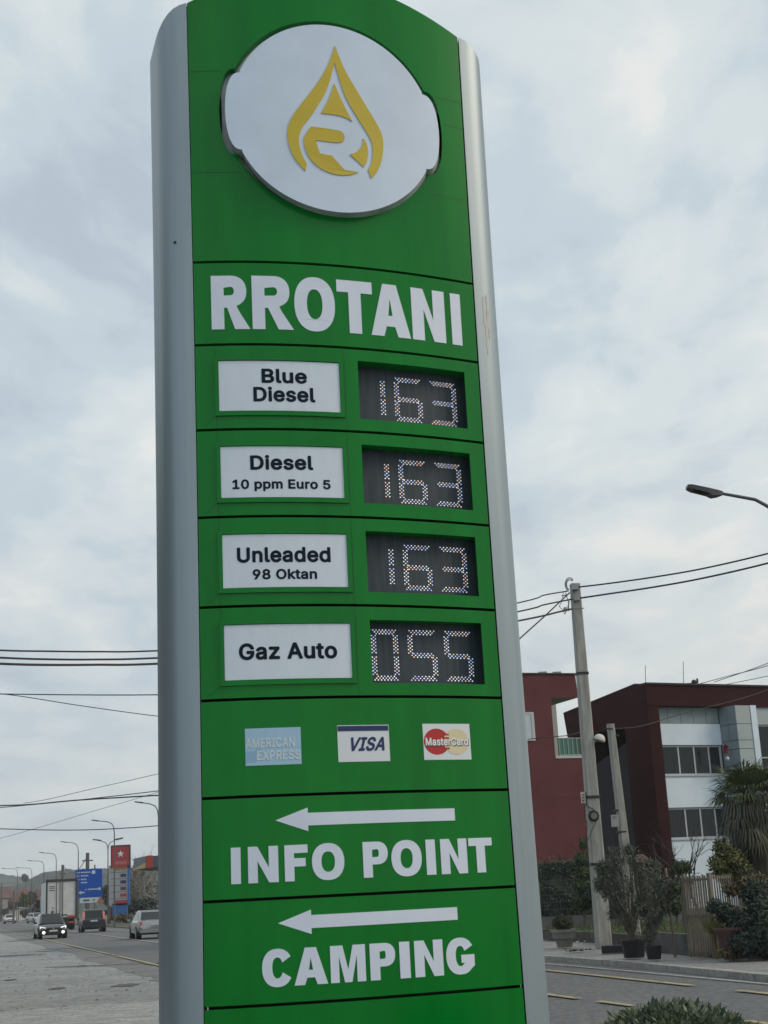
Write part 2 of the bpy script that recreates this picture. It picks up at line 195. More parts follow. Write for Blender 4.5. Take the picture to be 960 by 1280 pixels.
GLYPHS = '{"G":{"B":[[[61,-27],[49,-23],[40,-16],[33,6],[33,501],[38,521],[49,531],[66,535],[274,535],[311,527],[351,509],[373,494],[395,469],[419,419],[425,391],[425,356],[419,329],[410,306],[380,269],[422,224],[437,191],[445,154],[442,104],[434,76],[419,46],[393,16],[374,3],[344,-12],[306,-22],[271,-27]],[[155,86],[269,85],[289,88],[306,96],[322,111],[328,129],[327,154],[320,169],[308,184],[286,197],[269,202],[155,201]],[[155,314],[249,313],[271,318],[289,328],[302,344],[308,359],[307,389],[292,411],[271,422],[246,425],[155,424]]],"l":[[[121,-29],[79,-17],[50,6],[33,36],[25,71],[25,504],[31,521],[44,532],[59,535],[111,534],[124,531],[132,524],[140,501],[140,96],[145,81],[179,79],[191,70],[207,6],[201,-12],[184,-24],[154,-30]]],"u":[[[164,-32],[121,-22],[91,-7],[76,5],[51,36],[33,76],[25,121],[25,374],[31,394],[41,403],[59,407],[109,407],[124,403],[134,394],[140,374],[140,146],[146,111],[159,91],[176,81],[189,78],[224,81],[249,95],[261,111],[268,134],[268,374],[271,389],[281,402],[299,407],[354,407],[374,400],[382,389],[385,374],[385,6],[379,-14],[371,-22],[354,-27],[304,-28],[284,-22],[269,-8],[241,-22],[214,-29],[196,-33]]],"e":[[[190,-35],[135,-22],[93,0],[57,33],[30,76],[20,101],[9,146],[7,208],[17,266],[42,323],[57,343],[83,369],[128,396],[185,412],[223,412],[278,399],[325,372],[354,343],[366,326],[381,296],[390,266],[399,213],[399,176],[393,156],[383,146],[365,142],[129,141],[135,118],[150,96],[170,81],[193,75],[233,75],[250,80],[271,98],[288,124],[308,132],[373,116],[383,109],[388,101],[391,86],[379,53],[361,28],[338,5],[305,-15],[273,-27],[230,-36]],[[133,251],[270,250],[274,253],[271,263],[257,283],[243,294],[228,301],[183,301],[165,294],[147,278],[135,261]]],"D":[[[61,-27],[49,-23],[40,-16],[33,6],[33,501],[38,521],[49,531],[66,535],[261,535],[321,522],[341,514],[366,502],[402,476],[434,442],[462,394],[477,351],[488,296],[490,251],[482,179],[464,121],[434,69],[416,48],[389,23],[346,-2],[314,-14],[241,-27]],[[155,86],[241,85],[281,93],[299,101],[324,118],[351,153],[364,186],[370,216],[373,249],[370,291],[359,339],[347,364],[331,385],[306,404],[269,420],[229,425],[154,423]]],"i":[[[55,-27],[43,-23],[34,-16],[26,6],[27,376],[32,394],[45,404],[60,408],[113,407],[125,403],[134,396],[141,374],[141,4],[136,-14],[123,-24],[108,-27]],[[75,416],[48,426],[29,441],[17,464],[14,489],[25,519],[44,539],[70,549],[93,550],[123,539],[141,521],[151,501],[154,476],[141,444],[128,431],[103,418]]],"s":[[[159,-35],[119,-27],[92,-17],[52,9],[31,33],[16,63],[9,91],[14,108],[22,116],[34,121],[82,132],[99,132],[115,121],[126,98],[139,83],[157,75],[182,72],[207,75],[222,80],[240,96],[240,111],[222,124],[107,155],[67,177],[42,202],[29,226],[21,256],[21,291],[26,316],[39,341],[74,379],[119,401],[167,412],[194,412],[224,409],[262,399],[299,377],[329,344],[342,318],[350,296],[347,281],[342,272],[332,265],[279,252],[264,252],[249,259],[232,289],[217,301],[204,304],[172,304],[141,291],[136,283],[136,271],[157,255],[274,224],[319,197],[340,173],[350,153],[358,123],[358,93],[350,61],[337,36],[313,8],[292,-7],[267,-20],[232,-30],[199,-36]]],"U":[[[234,-35],[166,-20],[119,5],[74,47],[46,98],[33,158],[33,503],[36,518],[46,531],[66,537],[121,537],[139,531],[147,523],[153,503],[153,161],[156,146],[166,123],[175,111],[199,92],[221,83],[239,80],[283,81],[304,85],[336,104],[354,128],[362,148],[365,166],[365,503],[374,527],[384,534],[399,537],[451,537],[466,534],[479,523],[485,506],[485,161],[479,126],[469,93],[454,63],[440,43],[411,14],[391,0],[351,-20],[316,-30],[279,-36]]],"n":[[[54,-27],[41,-23],[33,-16],[25,6],[25,374],[31,394],[43,404],[59,408],[109,407],[126,402],[141,388],[179,404],[216,412],[236,412],[294,399],[322,384],[350,356],[362,339],[379,291],[385,254],[385,131],[385,6],[379,-14],[369,-23],[351,-27],[299,-27],[279,-20],[271,-9],[268,6],[267,259],[256,282],[239,297],[214,302],[181,297],[158,281],[143,251],[140,226],[140,6],[137,-9],[126,-22],[111,-27]]],"a":[[[139,-35],[104,-28],[74,-15],[47,4],[26,28],[11,58],[3,95],[3,123],[14,163],[28,185],[52,209],[71,220],[127,239],[239,255],[247,260],[247,273],[242,286],[227,298],[204,304],[187,304],[162,298],[144,288],[114,252],[99,248],[87,250],[37,265],[19,278],[15,293],[16,303],[32,332],[67,371],[109,396],[172,411],[212,411],[264,401],[305,380],[323,365],[337,348],[357,305],[363,278],[363,5],[357,-15],[349,-23],[332,-28],[282,-29],[264,-24],[249,-12],[222,-25],[194,-33]],[[145,75],[194,74],[214,82],[230,93],[245,115],[248,145],[244,151],[228,148],[159,138],[127,124],[121,115],[121,93],[127,85]]],"d":[[[175,-35],[133,-25],[90,-2],[54,33],[35,63],[17,108],[7,163],[7,211],[12,246],[27,298],[50,338],[75,367],[110,391],[163,409],[213,412],[250,404],[283,389],[284,478],[287,518],[293,527],[303,534],[318,537],[365,537],[380,534],[393,523],[398,508],[399,3],[390,-18],[380,-25],[368,-28],[313,-27],[298,-22],[283,-10],[255,-25],[228,-32],[210,-36]],[[187,76],[218,75],[246,86],[266,108],[276,128],[281,151],[284,211],[276,251],[255,284],[238,296],[223,301],[185,301],[170,296],[153,283],[135,256],[124,213],[124,166],[127,146],[137,118],[158,89]]],"9":[[[132,-27],[117,-22],[109,-14],[105,1],[107,11],[210,165],[160,176],[120,193],[105,203],[74,234],[59,256],[47,284],[36,331],[36,371],[54,436],[72,467],[97,495],[127,517],[152,529],[190,540],[215,542],[247,542],[300,529],[340,507],[365,485],[385,459],[405,416],[416,369],[416,329],[400,266],[373,209],[225,-12],[215,-22],[197,-27]],[[219,271],[250,273],[273,286],[293,311],[301,349],[298,376],[285,404],[262,424],[237,432],[210,432],[182,419],[164,399],[154,371],[154,331],[164,304],[176,289],[187,281]]],"8":[[[201,-34],[171,-29],[131,-16],[91,6],[56,41],[33,84],[24,122],[25,149],[33,187],[55,232],[90,269],[73,289],[55,319],[45,357],[42,384],[50,427],[60,452],[75,474],[105,504],[158,532],[208,543],[251,541],[301,530],[343,507],[378,473],[399,437],[409,392],[406,352],[399,324],[386,299],[362,269],[387,244],[406,217],[421,182],[429,134],[421,89],[406,54],[391,33],[359,4],[316,-19],[281,-29],[246,-34]],[[217,77],[253,78],[286,91],[301,107],[309,129],[306,162],[292,184],[263,202],[236,208],[198,205],[171,192],[153,174],[145,159],[142,142],[148,112],[161,96],[181,84]],[[202,319],[243,318],[256,321],[276,333],[289,354],[292,384],[286,402],[276,417],[248,430],[221,433],[193,427],[177,417],[165,402],[159,377],[163,354],[175,334]]],"0":[[[207,-34],[162,-24],[122,-4],[83,32],[61,64],[36,127],[26,174],[20,222],[20,287],[28,347],[44,404],[66,452],[90,484],[119,510],[157,530],[212,543],[245,542],[282,535],[327,515],[363,484],[387,452],[410,404],[425,347],[433,284],[433,222],[425,162],[415,119],[395,69],[370,32],[342,4],[304,-19],[244,-34]],[[205,79],[247,79],[267,89],[280,102],[297,132],[307,159],[315,209],[315,297],[307,349],[297,377],[282,405],[267,420],[247,430],[227,433],[207,430],[194,425],[175,409],[154,372],[143,334],[138,299],[138,212],[146,159],[167,111],[184,91]]],"k":[[[54,-27],[41,-23],[33,-16],[25,6],[25,501],[33,524],[43,531],[56,535],[106,535],[126,529],[137,516],[140,501],[141,274],[146,275],[266,398],[276,404],[291,408],[359,407],[379,397],[386,379],[380,361],[243,221],[239,214],[392,19],[396,1],[390,-16],[379,-24],[364,-27],[299,-27],[279,-22],[156,132],[149,136],[140,126],[140,6],[134,-14],[126,-22],[109,-27]]],"t":[[[150,-31],[115,-23],[85,-8],[62,15],[50,35],[36,90],[36,295],[33,298],[10,299],[-7,304],[-17,315],[-21,332],[-21,375],[-15,393],[-2,403],[30,406],[36,410],[37,467],[40,480],[47,490],[70,498],[120,498],[141,492],[150,482],[154,467],[155,408],[214,402],[226,392],[231,372],[231,330],[223,308],[213,302],[200,299],[160,298],[154,295],[154,85],[160,79],[198,80],[219,72],[228,57],[240,2],[236,-13],[223,-23],[188,-31]]],"G":[[[244,-34],[172,-16],[149,-6],[109,21],[69,64],[51,92],[31,137],[18,189],[13,229],[16,304],[31,372],[51,417],[69,444],[80,459],[123,499],[177,527],[212,537],[249,543],[282,543],[319,537],[354,527],[397,507],[445,467],[482,412],[495,379],[501,349],[494,331],[474,321],[414,321],[399,324],[386,334],[367,374],[354,393],[334,410],[299,425],[249,428],[212,418],[175,392],[156,364],[144,339],[136,314],[130,267],[136,197],[144,169],[156,144],[179,114],[199,99],[234,84],[287,81],[304,84],[334,96],[353,109],[367,127],[377,144],[384,164],[382,170],[287,171],[269,176],[261,184],[255,204],[255,249],[259,264],[269,277],[287,283],[472,283],[488,279],[500,269],[505,252],[505,179],[495,124],[480,87],[455,49],[424,18],[392,-4],[344,-24],[289,-34]]],"z":[[[43,-27],[28,-22],[17,-9],[14,6],[14,41],[19,59],[197,291],[193,295],[53,295],[33,301],[24,311],[19,329],[19,374],[25,394],[35,403],[53,408],[335,405],[351,396],[358,379],[359,334],[355,316],[183,89],[188,85],[333,85],[353,79],[362,69],[367,51],[367,6],[361,-14],[350,-23],[333,-27]]],"A":[[[18,-27],[3,-22],[-5,-14],[-9,1],[-8,11],[170,501],[177,519],[184,526],[205,535],[270,535],[288,531],[299,521],[378,309],[486,16],[488,1],[479,-19],[455,-27],[398,-27],[378,-20],[370,-9],[328,109],[323,115],[160,115],[151,109],[111,-9],[104,-19],[80,-27]],[[195,226],[283,226],[283,234],[251,324],[240,356],[236,354],[195,234]]],"o":[[[185,-35],[150,-27],[108,-10],[79,11],[50,42],[27,83],[17,111],[7,166],[7,211],[12,246],[27,293],[50,333],[80,367],[108,386],[140,401],[188,412],[230,411],[265,404],[308,386],[339,363],[366,333],[388,293],[403,243],[409,201],[406,148],[396,103],[381,68],[365,42],[338,12],[303,-12],[265,-27],[223,-36]],[[187,76],[223,75],[251,86],[263,95],[276,113],[289,151],[292,206],[283,246],[271,271],[260,283],[243,296],[229,301],[190,302],[167,293],[154,283],[140,263],[127,226],[124,168],[135,123],[154,93],[168,83]]],"1":[[[78,-27],[58,-17],[49,4],[49,51],[58,72],[68,79],[80,82],[178,82],[184,86],[184,386],[183,392],[178,392],[101,336],[90,334],[78,336],[65,346],[59,364],[60,426],[65,442],[87,461],[180,529],[205,535],[273,535],[290,529],[301,516],[304,501],[304,86],[310,82],[388,82],[406,76],[415,66],[419,51],[418,1],[415,-11],[408,-20],[385,-27]]],"p":[[[54,-169],[41,-166],[33,-159],[25,-136],[25,374],[31,394],[39,402],[56,407],[106,407],[126,402],[141,386],[176,404],[214,412],[239,412],[304,397],[349,367],[374,339],[395,304],[404,279],[417,216],[418,166],[412,131],[402,91],[384,54],[365,26],[342,4],[319,-12],[276,-29],[246,-35],[209,-35],[169,-24],[141,-12],[140,-136],[134,-156],[126,-164],[109,-170]],[[200,76],[236,75],[262,86],[282,109],[297,149],[300,214],[289,256],[279,274],[264,290],[239,301],[206,302],[178,291],[156,266],[143,229],[140,171],[151,124],[163,101],[174,90]]],"m":[[[54,-27],[41,-23],[33,-16],[25,6],[25,374],[28,389],[35,399],[59,408],[111,407],[126,402],[139,390],[169,404],[196,412],[239,412],[269,404],[289,394],[321,366],[354,392],[381,404],[414,412],[456,412],[501,399],[524,387],[545,369],[562,346],[572,326],[585,266],[585,4],[582,-9],[575,-19],[554,-27],[499,-27],[481,-22],[472,-11],[468,6],[468,269],[459,289],[436,302],[404,302],[383,294],[368,276],[363,256],[363,6],[359,-9],[349,-22],[334,-27],[281,-27],[258,-19],[251,-9],[248,4],[248,261],[244,276],[236,290],[221,299],[189,302],[161,290],[151,279],[143,259],[140,236],[140,6],[137,-9],[126,-22],[111,-27]]],"E":[[[61,-27],[49,-23],[40,-16],[33,6],[33,501],[38,521],[49,531],[66,535],[369,535],[386,529],[397,516],[400,501],[400,459],[397,444],[386,431],[366,425],[156,425],[153,419],[153,331],[153,316],[159,312],[349,312],[366,308],[377,299],[383,279],[382,231],[377,214],[364,203],[349,200],[155,199],[153,91],[159,85],[369,85],[384,82],[397,71],[402,54],[403,6],[399,-9],[389,-22],[369,-27]]],"r":[[[54,-27],[41,-23],[33,-16],[25,6],[25,374],[28,389],[39,402],[56,407],[109,407],[126,402],[139,391],[166,404],[186,409],[229,412],[254,408],[267,394],[270,379],[270,329],[267,314],[256,301],[241,296],[191,298],[179,294],[159,282],[148,269],[140,236],[140,6],[137,-9],[126,-22],[111,-27]]],"5":[[[198,-34],[146,-21],[123,-11],[90,12],[70,32],[53,57],[38,94],[32,122],[38,144],[51,155],[66,158],[118,158],[132,154],[142,147],[158,107],[173,91],[203,78],[236,78],[261,86],[280,102],[292,119],[300,144],[300,179],[289,209],[276,228],[248,245],[236,248],[193,248],[163,238],[138,221],[123,218],[66,226],[53,232],[43,243],[40,259],[71,517],[76,526],[86,532],[118,536],[363,535],[376,532],[386,526],[395,504],[394,454],[389,439],[376,429],[361,426],[181,426],[175,422],[168,353],[173,351],[213,361],[251,360],[301,347],[326,335],[358,308],[389,272],[406,234],[417,189],[417,139],[411,109],[398,72],[375,37],[341,4],[288,-24],[241,-34]]],"O":[[[244,-34],[194,-24],[137,1],[102,28],[64,71],[36,124],[21,174],[13,229],[13,279],[21,334],[36,384],[71,447],[99,478],[142,510],[172,525],[229,540],[289,542],[339,532],[397,507],[425,487],[464,445],[485,412],[505,364],[518,307],[520,227],[515,184],[492,112],[464,64],[425,22],[384,-6],[349,-21],[287,-34]],[[245,82],[284,81],[302,84],[332,96],[353,112],[365,124],[387,162],[397,192],[403,229],[403,277],[398,314],[380,362],[360,389],[339,407],[309,422],[288,427],[252,428],[224,422],[179,395],[156,364],[146,344],[133,297],[130,267],[133,212],[144,169],[156,144],[175,117],[192,104],[212,91]]],"M":[[[61,-27],[49,-23],[40,-16],[33,6],[33,501],[37,519],[46,529],[66,535],[146,535],[162,531],[174,522],[314,168],[319,173],[448,511],[461,529],[481,535],[561,535],[577,531],[589,522],[595,501],[595,359],[595,6],[591,-11],[581,-22],[561,-27],[509,-27],[491,-22],[481,-9],[478,6],[476,261],[471,256],[367,-9],[356,-22],[336,-27],[289,-27],[271,-22],[263,-14],[159,246],[151,258],[150,6],[147,-9],[136,-22],[119,-27]]],"R":[[[61,-27],[49,-23],[40,-16],[33,6],[33,501],[36,516],[44,527],[66,535],[269,535],[309,527],[356,507],[376,492],[399,469],[427,416],[435,384],[438,344],[432,306],[424,280],[414,259],[397,234],[376,213],[356,199],[354,194],[452,11],[452,-9],[444,-20],[421,-27],[359,-27],[339,-22],[328,-11],[231,168],[159,170],[153,164],[153,6],[148,-11],[139,-22],[121,-27]],[[155,284],[254,283],[284,290],[296,298],[312,316],[318,339],[314,381],[309,394],[299,407],[281,418],[249,425],[155,424]]],"I":[[[32,-27],[17,-22],[7,-9],[4,6],[4,51],[8,69],[22,82],[37,85],[85,85],[91,91],[91,419],[85,425],[32,426],[20,429],[11,436],[4,459],[4,501],[7,516],[17,529],[37,535],[265,535],[282,529],[293,516],[296,501],[296,456],[290,439],[277,428],[262,425],[217,425],[212,421],[211,91],[217,85],[267,84],[280,81],[288,74],[296,51],[296,6],[293,-9],[282,-22],[262,-27]]],"C":[[[244,-34],[172,-16],[122,11],[80,49],[46,102],[26,154],[13,229],[16,304],[26,354],[36,384],[56,424],[83,462],[104,483],[142,510],[172,525],[229,540],[252,543],[307,540],[369,522],[420,492],[459,450],[487,399],[500,352],[495,334],[487,326],[467,321],[412,321],[394,326],[385,337],[367,379],[347,403],[312,422],[282,428],[234,425],[207,415],[175,392],[159,369],[144,339],[136,312],[130,267],[133,212],[139,184],[164,131],[179,113],[209,93],[232,84],[252,81],[287,81],[322,91],[345,104],[360,119],[375,144],[386,174],[399,185],[414,188],[469,188],[487,182],[497,169],[500,154],[480,92],[454,51],[422,18],[384,-6],[342,-24],[289,-34]]],"N":[[[61,-27],[49,-23],[40,-16],[33,6],[33,501],[38,521],[49,531],[66,535],[134,535],[156,525],[353,216],[364,200],[369,198],[370,501],[373,516],[384,529],[401,535],[463,534],[474,531],[482,524],[490,501],[490,6],[484,-14],[474,-23],[456,-27],[389,-27],[368,-19],[159,309],[154,312],[153,6],[149,-9],[139,-22],[121,-27]]],"X":[[[19,-27],[4,-22],[-4,-14],[-8,1],[-5,14],[166,261],[9,491],[5,506],[9,522],[21,531],[37,535],[99,535],[119,529],[142,501],[237,362],[244,368],[356,529],[377,535],[439,535],[462,527],[471,511],[467,491],[309,261],[477,16],[481,1],[477,-14],[465,-24],[449,-27],[387,-27],[366,-21],[339,14],[242,156],[237,160],[109,-20],[87,-27]]],"P":[[[61,-27],[49,-23],[40,-16],[33,6],[33,501],[38,521],[49,531],[66,535],[266,535],[329,519],[368,496],[392,474],[414,441],[429,401],[435,374],[432,309],[422,271],[407,241],[376,205],[354,188],[324,173],[274,160],[155,156],[153,6],[148,-11],[139,-22],[121,-27]],[[155,271],[251,270],[276,276],[297,289],[307,301],[314,319],[318,341],[314,376],[307,394],[297,406],[279,418],[246,425],[155,424]]],"S":[[[197,-36],[144,-26],[112,-13],[84,2],[53,30],[36,52],[19,92],[11,130],[16,150],[24,158],[42,163],[99,164],[114,160],[127,150],[134,122],[149,99],[174,84],[214,76],[237,76],[267,82],[297,97],[315,120],[318,132],[317,150],[306,167],[286,180],[142,224],[109,239],[79,260],[52,287],[36,315],[26,350],[24,375],[29,410],[41,445],[66,480],[89,501],[122,521],[154,533],[192,541],[232,544],[277,538],[314,528],[349,510],[371,495],[394,471],[412,442],[428,390],[424,369],[414,357],[397,351],[344,351],[329,354],[314,367],[305,395],[287,415],[257,428],[212,431],[177,423],[154,408],[143,387],[145,360],[159,345],[182,332],[304,295],[349,276],[379,256],[406,230],[422,202],[435,155],[436,125],[425,80],[410,50],[383,20],[359,-1],[312,-23],[279,-31],[247,-36]]],"V":[[[205,-27],[189,-21],[177,-6],[-5,489],[-9,506],[-8,516],[3,529],[23,535],[83,535],[98,531],[108,522],[237,156],[243,152],[251,176],[373,522],[383,531],[398,535],[458,535],[470,532],[480,525],[486,516],[488,501],[303,-9],[293,-22],[275,-27]]],"c":[[[185,-35],[128,-20],[82,8],[50,43],[25,88],[9,146],[7,208],[17,266],[40,318],[59,346],[80,367],[108,386],[140,401],[190,412],[228,412],[265,404],[303,389],[333,369],[363,336],[381,303],[388,281],[383,262],[365,250],[335,243],[305,235],[288,240],[280,248],[273,266],[260,284],[243,296],[225,302],[193,302],[178,299],[155,284],[140,263],[130,238],[124,211],[127,148],[140,113],[153,94],[168,83],[193,74],[223,75],[243,80],[263,95],[287,136],[308,144],[375,126],[383,118],[389,101],[383,78],[363,40],[337,11],[308,-10],[288,-20],[243,-33]]],"L":[[[61,-27],[49,-23],[40,-16],[33,6],[33,501],[36,516],[46,529],[66,535],[121,535],[139,529],[147,521],[153,501],[153,329],[154,87],[354,85],[369,82],[382,71],[387,54],[388,6],[384,-9],[374,-22],[354,-27]]]},"A":{"B":456,"l":189,"u":410,"e":403,"D":502,"i":166,"s":364,"U":517,"n":409,"a":389,"d":424,"9":453,"8":453,"0":453,"k":380,"t":227,"G":520,"z":380,"A":479,"o":415,"1":453,"p":424,"m":609,"E":418,"r":259,"5":453,"O":533,"M":628,"R":448,"I":300,"C":510,"N":523,"X":474,"P":444,"S":446,"V":479,"c":395,"L":392," ":187}}'
# ================================================================ THE PRICE SIGN
CC = (0.385, 0.1671, -0.0132)
XL, XR = -.9753, .5784; XM = (XL+XR)/2
def curY(X): return 7.5 + CC[0]*X + CC[1]*X*X + CC[2]*X**3
def wsc(z): return 1 + .02518*((z-3.5)/3.5)**2
def S(X, z, off=0.): return V((XM + (X-XM)*wsc(z), curY(X)-off, z))
def ztop(X): return 6.904 - .36*(X+.2)**2
SEAMS = [5.0553, 4.5682, 4.0837, 3.6014, 3.1218, 2.6402, 2.1522, 1.654, 1.1585]
SG = .0075
SIGN = thing('price_sign', 'tall green fuel price pylon with silver edges, yellow drop emblem and four lit price rows', 'price sign', (-.2, 7.6, 0))
def frange(a, b, n): return [a+(b-a)*i/n for i in range(n+1)]
def sheet(xs, zs, off, depth, holes=(), mi=0, outer=True, b=None, zt=None):
    """curved plate with rectangular holes and real returns at its edges"""
    b = b or B(); nx, nz_ = len(xs)-1, len(zs)-1
    def solid(i, j):
        if i < 0 or j < 0 or i >= nx or j >= nz_: return None
        x = (xs[i]+xs[i+1])/2; z = (zs[j]+zs[j+1])/2
        return not any(h_[0] < x < h_[1] and h_[2] < z < h_[3] for h_ in holes)
    def zz(x, j): return min(zs[j], zt(x)) if zt else zs[j]
    for i in range(nx):
        for j in range(nz_):
            if not solid(i, j): continue
            c = [(xs[i], zz(xs[i], j)), (xs[i+1], zz(xs[i+1], j)), (xs[i+1], zz(xs[i+1], j+1)), (xs[i], zz(xs[i], j+1))]
            b.quad(*[S(x, z, off) for x, z in c], mi)
            for (di, dj, p, q) in ((-1, 0, 3, 0), (1, 0, 1, 2), (0, -1, 0, 1), (0, 1, 2, 3)):
                s_ = solid(i+di, j+dj)
                if s_ is False or (s_ is None and outer):
                    dd = depth if s_ is None else (holes[0][4] if holes and len(holes[0]) > 4 else depth)
                    b.quad(S(*c[q], off), S(*c[p], off), S(*c[p], off-dd), S(*c[q], off-dd), mi)
    return b
XS = frange(XL, XR, 40)
def addb(xs, *e): return sorted(set([x for x in xs if all(abs(x-q) > .012 for q in e)] + list(e)))
# --- top emblem panel with its cut-out, one column at a time
DX, DZ = -.172, 5.950
def hh(dx, g=0.):
    dx = abs(dx); a, c = .567+g, .595+g; j = .512+g*.9; e_ = .60+g
    el = c*math.sqrt(max(0, 1-(dx/a)**2)) if dx < a else 0
    if dx <= j: return el
    if dx >= e_: return 0
    return (.243+g)*(max(0, 1-((dx-j)/(e_-j))**2.6))**.5
def top_panel():
    b = B(); cxs = addb(frange(XL, XR, 110), DX-.19-.0); g = .030; cz = .034; co = -.010
    e1 = DX+co-.60-g; e2 = DX+co+.60+g; j1 = DX+co-.512-g*.9; j2 = DX+co+.512+g*.9
    cxs = addb(cxs, e1, j1-.0005, j1, DX, j2, j2+.0005, e2)
    cxs = sorted(set(cxs + [e1+.004, e1+.012, e2-.004, e2-.012, j1-.0005, j1, j2, j2+.0005]))
    zb = SEAMS[0]+SG
    def hb(x): return (DZ+cz+hh(x-DX-co, g), DZ+cz-hh(x-DX-co, g))
    for x0, x1 in zip(cxs[:-1], cxs[1:]):
        xm = (x0+x1)/2; t0, t1 = ztop(x0), ztop(x1)
        if e1 < xm < e2:
            (a0, b0), (a1, b1) = hb(x0), hb(x1)
            for (p0, q0, p1, q1) in ((zb, b0, zb, b1), (a0, t0, a1, t1)):
                n = 5
                for k in range(n):
                    b.quad(S(x0, p0+(q0-p0)*k/n), S(x1, p1+(q1-p1)*k/n), S(x1, p1+(q1-p1)*(k+1)/n), S(x0, p0+(q0-p0)*(k+1)/n))
            b.quad(S(x0, a0), S(x1, a1), S(x1, a1, -.09), S(x0, a0, -.09)); b.quad(S(x1, b1), S(x0, b0), S(x0, b0, -.09), S(x1, b1, -.09))
        else:
            n = 10
            for k in range(n): b.quad(S(x0, zb+(t0-zb)*k/n), S(x1, zb+(t1-zb)*k/n), S(x1, zb+(t1-zb)*(k+1)/n), S(x0, zb+(t0-zb)*(k+1)/n))
        b.quad(S(x0, t0), S(x1, t1), S(x1, t1, -.12), S(x0, t0, -.12)); b.quad(S(x1, zb), S(x0, zb), S(x0, zb, -.03), S(x1, zb, -.03))
    for x in (XL, XR): b.quad(S(x, zb), S(x, ztop(x)), S(x, ztop(x), -.03), S(x, zb, -.03))
    return b
obj('emblem_panel', top_panel(), GREEN, SIGN, smooth=True)
def disc():
    b = B(); n = 90; xs = sorted(set([DX-.60+1.2*(.5-.5*cos(pi*i/n)) for i in range(n+1)] + [DX-.512, DX-.5125, DX+.512, DX+.5125]))
    fr, bk = .065, -.049
    for x0, x1 in zip(xs[:-1], xs[1:]):
        a0, a1 = hh(x0-DX), hh(x1-DX); m_ = 6
        for k in range(m_):
            u0, u1 = -1+2*k/m_, -1+2*(k+1)/m_
            b.quad(S(x0, DZ+a0*u0, fr), S(x1, DZ+a1*u0, fr), S(x1, DZ+a1*u1, fr), S(x0, DZ+a0*u1, fr), 0)
        b.quad(S(x0, DZ+a0, fr), S(x1, DZ+a1, fr), S(x1, DZ+a1, bk), S(x0, DZ+a0, bk), 1)
        b.quad(S(x1, DZ-a1, fr), S(x0, DZ-a0, fr), S(x0, DZ-a0, bk), S(x1, DZ-a1, bk), 1)
    return b
bp_ = B()
for x0, x1 in zip(frange(DX-.63, DX+.60, 60)[:-1], frange(DX-.63, DX+.60, 60)[1:]): bp_.quad(S(x0, DZ-.64, -.05), S(x1, DZ-.64, -.05), S(x1, DZ+.66, -.05), S(x0, DZ+.66, -.05))
obj('disc_back_plate', bp_, mat('disc_edge_grey', (.42, .46, .48), .5, var=.18, vscale=9), SIGN)
DISC = obj('emblem_disc', disc(), [DISCW, mat('disc_edge_grey', (.42, .46, .48), .5, var=.18, vscale=9)], SIGN, smooth=True)
def flat(polys, off, thick=.0025, b=None, fn=None, mi=0):
    """polys: list of outlines (outer first, then holes) in face coordinates"""
    b = b or B(); fn = fn or S; v3 = [[V((p[0], p[1], 0)) for p in q] for q in polys]
    tri = tessellate_polygon(v3); pts = [p for q in polys for p in q]; n = len(pts)
    P = [fn(p[0], p[1], off+thick) for p in pts] + [fn(p[0], p[1], off-.001) for p in pts]
    fs = []
    for t in tri:
        a, c, d = [pts[i] for i in t]
        ar = (c[0]-a[0])*(d[1]-a[1])-(c[1]-a[1])*(d[0]-a[0])
        if abs(ar) < 1e-12: continue
        fs.append(tuple(t) if ar > 0 else tuple(t)[::-1])
    k = 0
    for q in polys:
        m_ = len(q)
        for i in range(m_): fs.append((k+i, k+(i+1) % m_, n+k+(i+1) % m_, n+k+i))
        k += m_
    return b.add(P, fs, mi)
DROP = [[(-0.148, 6.418), (-0.169, 6.348), (-0.196, 6.274), (-0.249, 6.17), (-0.319, 6.061), (-0.381, 5.967), (-0.414, 5.905), (-0.430, 5.844), (-0.430, 5.774), (-0.414, 5.704), (-0.385, 5.648), (-0.342, 5.596), (-0.333, 5.641), (-0.356, 5.694), (-0.371, 5.763), (-0.367, 5.818), (-0.346, 5.875), (-0.302, 5.939), (-0.262, 6.011), (-0.221, 6.089), (-0.189, 6.174), (-0.154, 6.305), (-0.132, 6.206), (-0.108, 6.113), (-0.072, 6.029), (-0.030, 5.951), (0.009, 5.882), (0.035, 5.822), (0.039, 5.759), (0.029, 5.694), (0.008, 5.644), (0.023, 5.592), (0.055, 5.638), (0.079, 5.694), (0.097, 5.776), (0.100, 5.849), (0.085, 5.911), (0.049, 5.985), (0.007, 6.062), (-0.046, 6.163), (-0.092, 6.253), (-0.126, 6.35)],
        [(-0.16, 6.17), (-0.139, 6.108), (-0.108, 6.028), (-0.069, 5.94), (-0.11, 5.959), (-0.166, 5.968), (-0.242, 5.968), (-0.201, 6.051), (-0.178, 6.111)],
        [(-0.301, 5.878), (-0.163, 5.871), (-0.132, 5.864), (-0.117, 5.839), (-0.123, 5.81), (-0.145, 5.795), (-0.18, 5.792), (-0.279, 5.794), (-0.258, 5.712), (-0.193, 5.706), (-0.124, 5.624), (-0.089, 5.623), (-0.049, 5.619), (-0.083, 5.602), (-0.129, 5.591), (-0.187, 5.592), (-0.249, 5.614), (-0.296, 5.652), (-0.328, 5.704), (-0.343, 5.773), (-0.334, 5.821)],
        [(-0.011, 5.842), (0.006, 5.809), (0.011, 5.762), (0.004, 5.705), (-0.016, 5.657), (-0.092, 5.727), (-0.056, 5.744), (-0.027, 5.78), (-0.015, 5.81)]]
CORN = {0: {0, 11, 12, 21, 30, 31}, 1: {0, 3, 6}, 2: {0, 7, 8, 9, 10, 12}, 3: {0, 4, 5}}
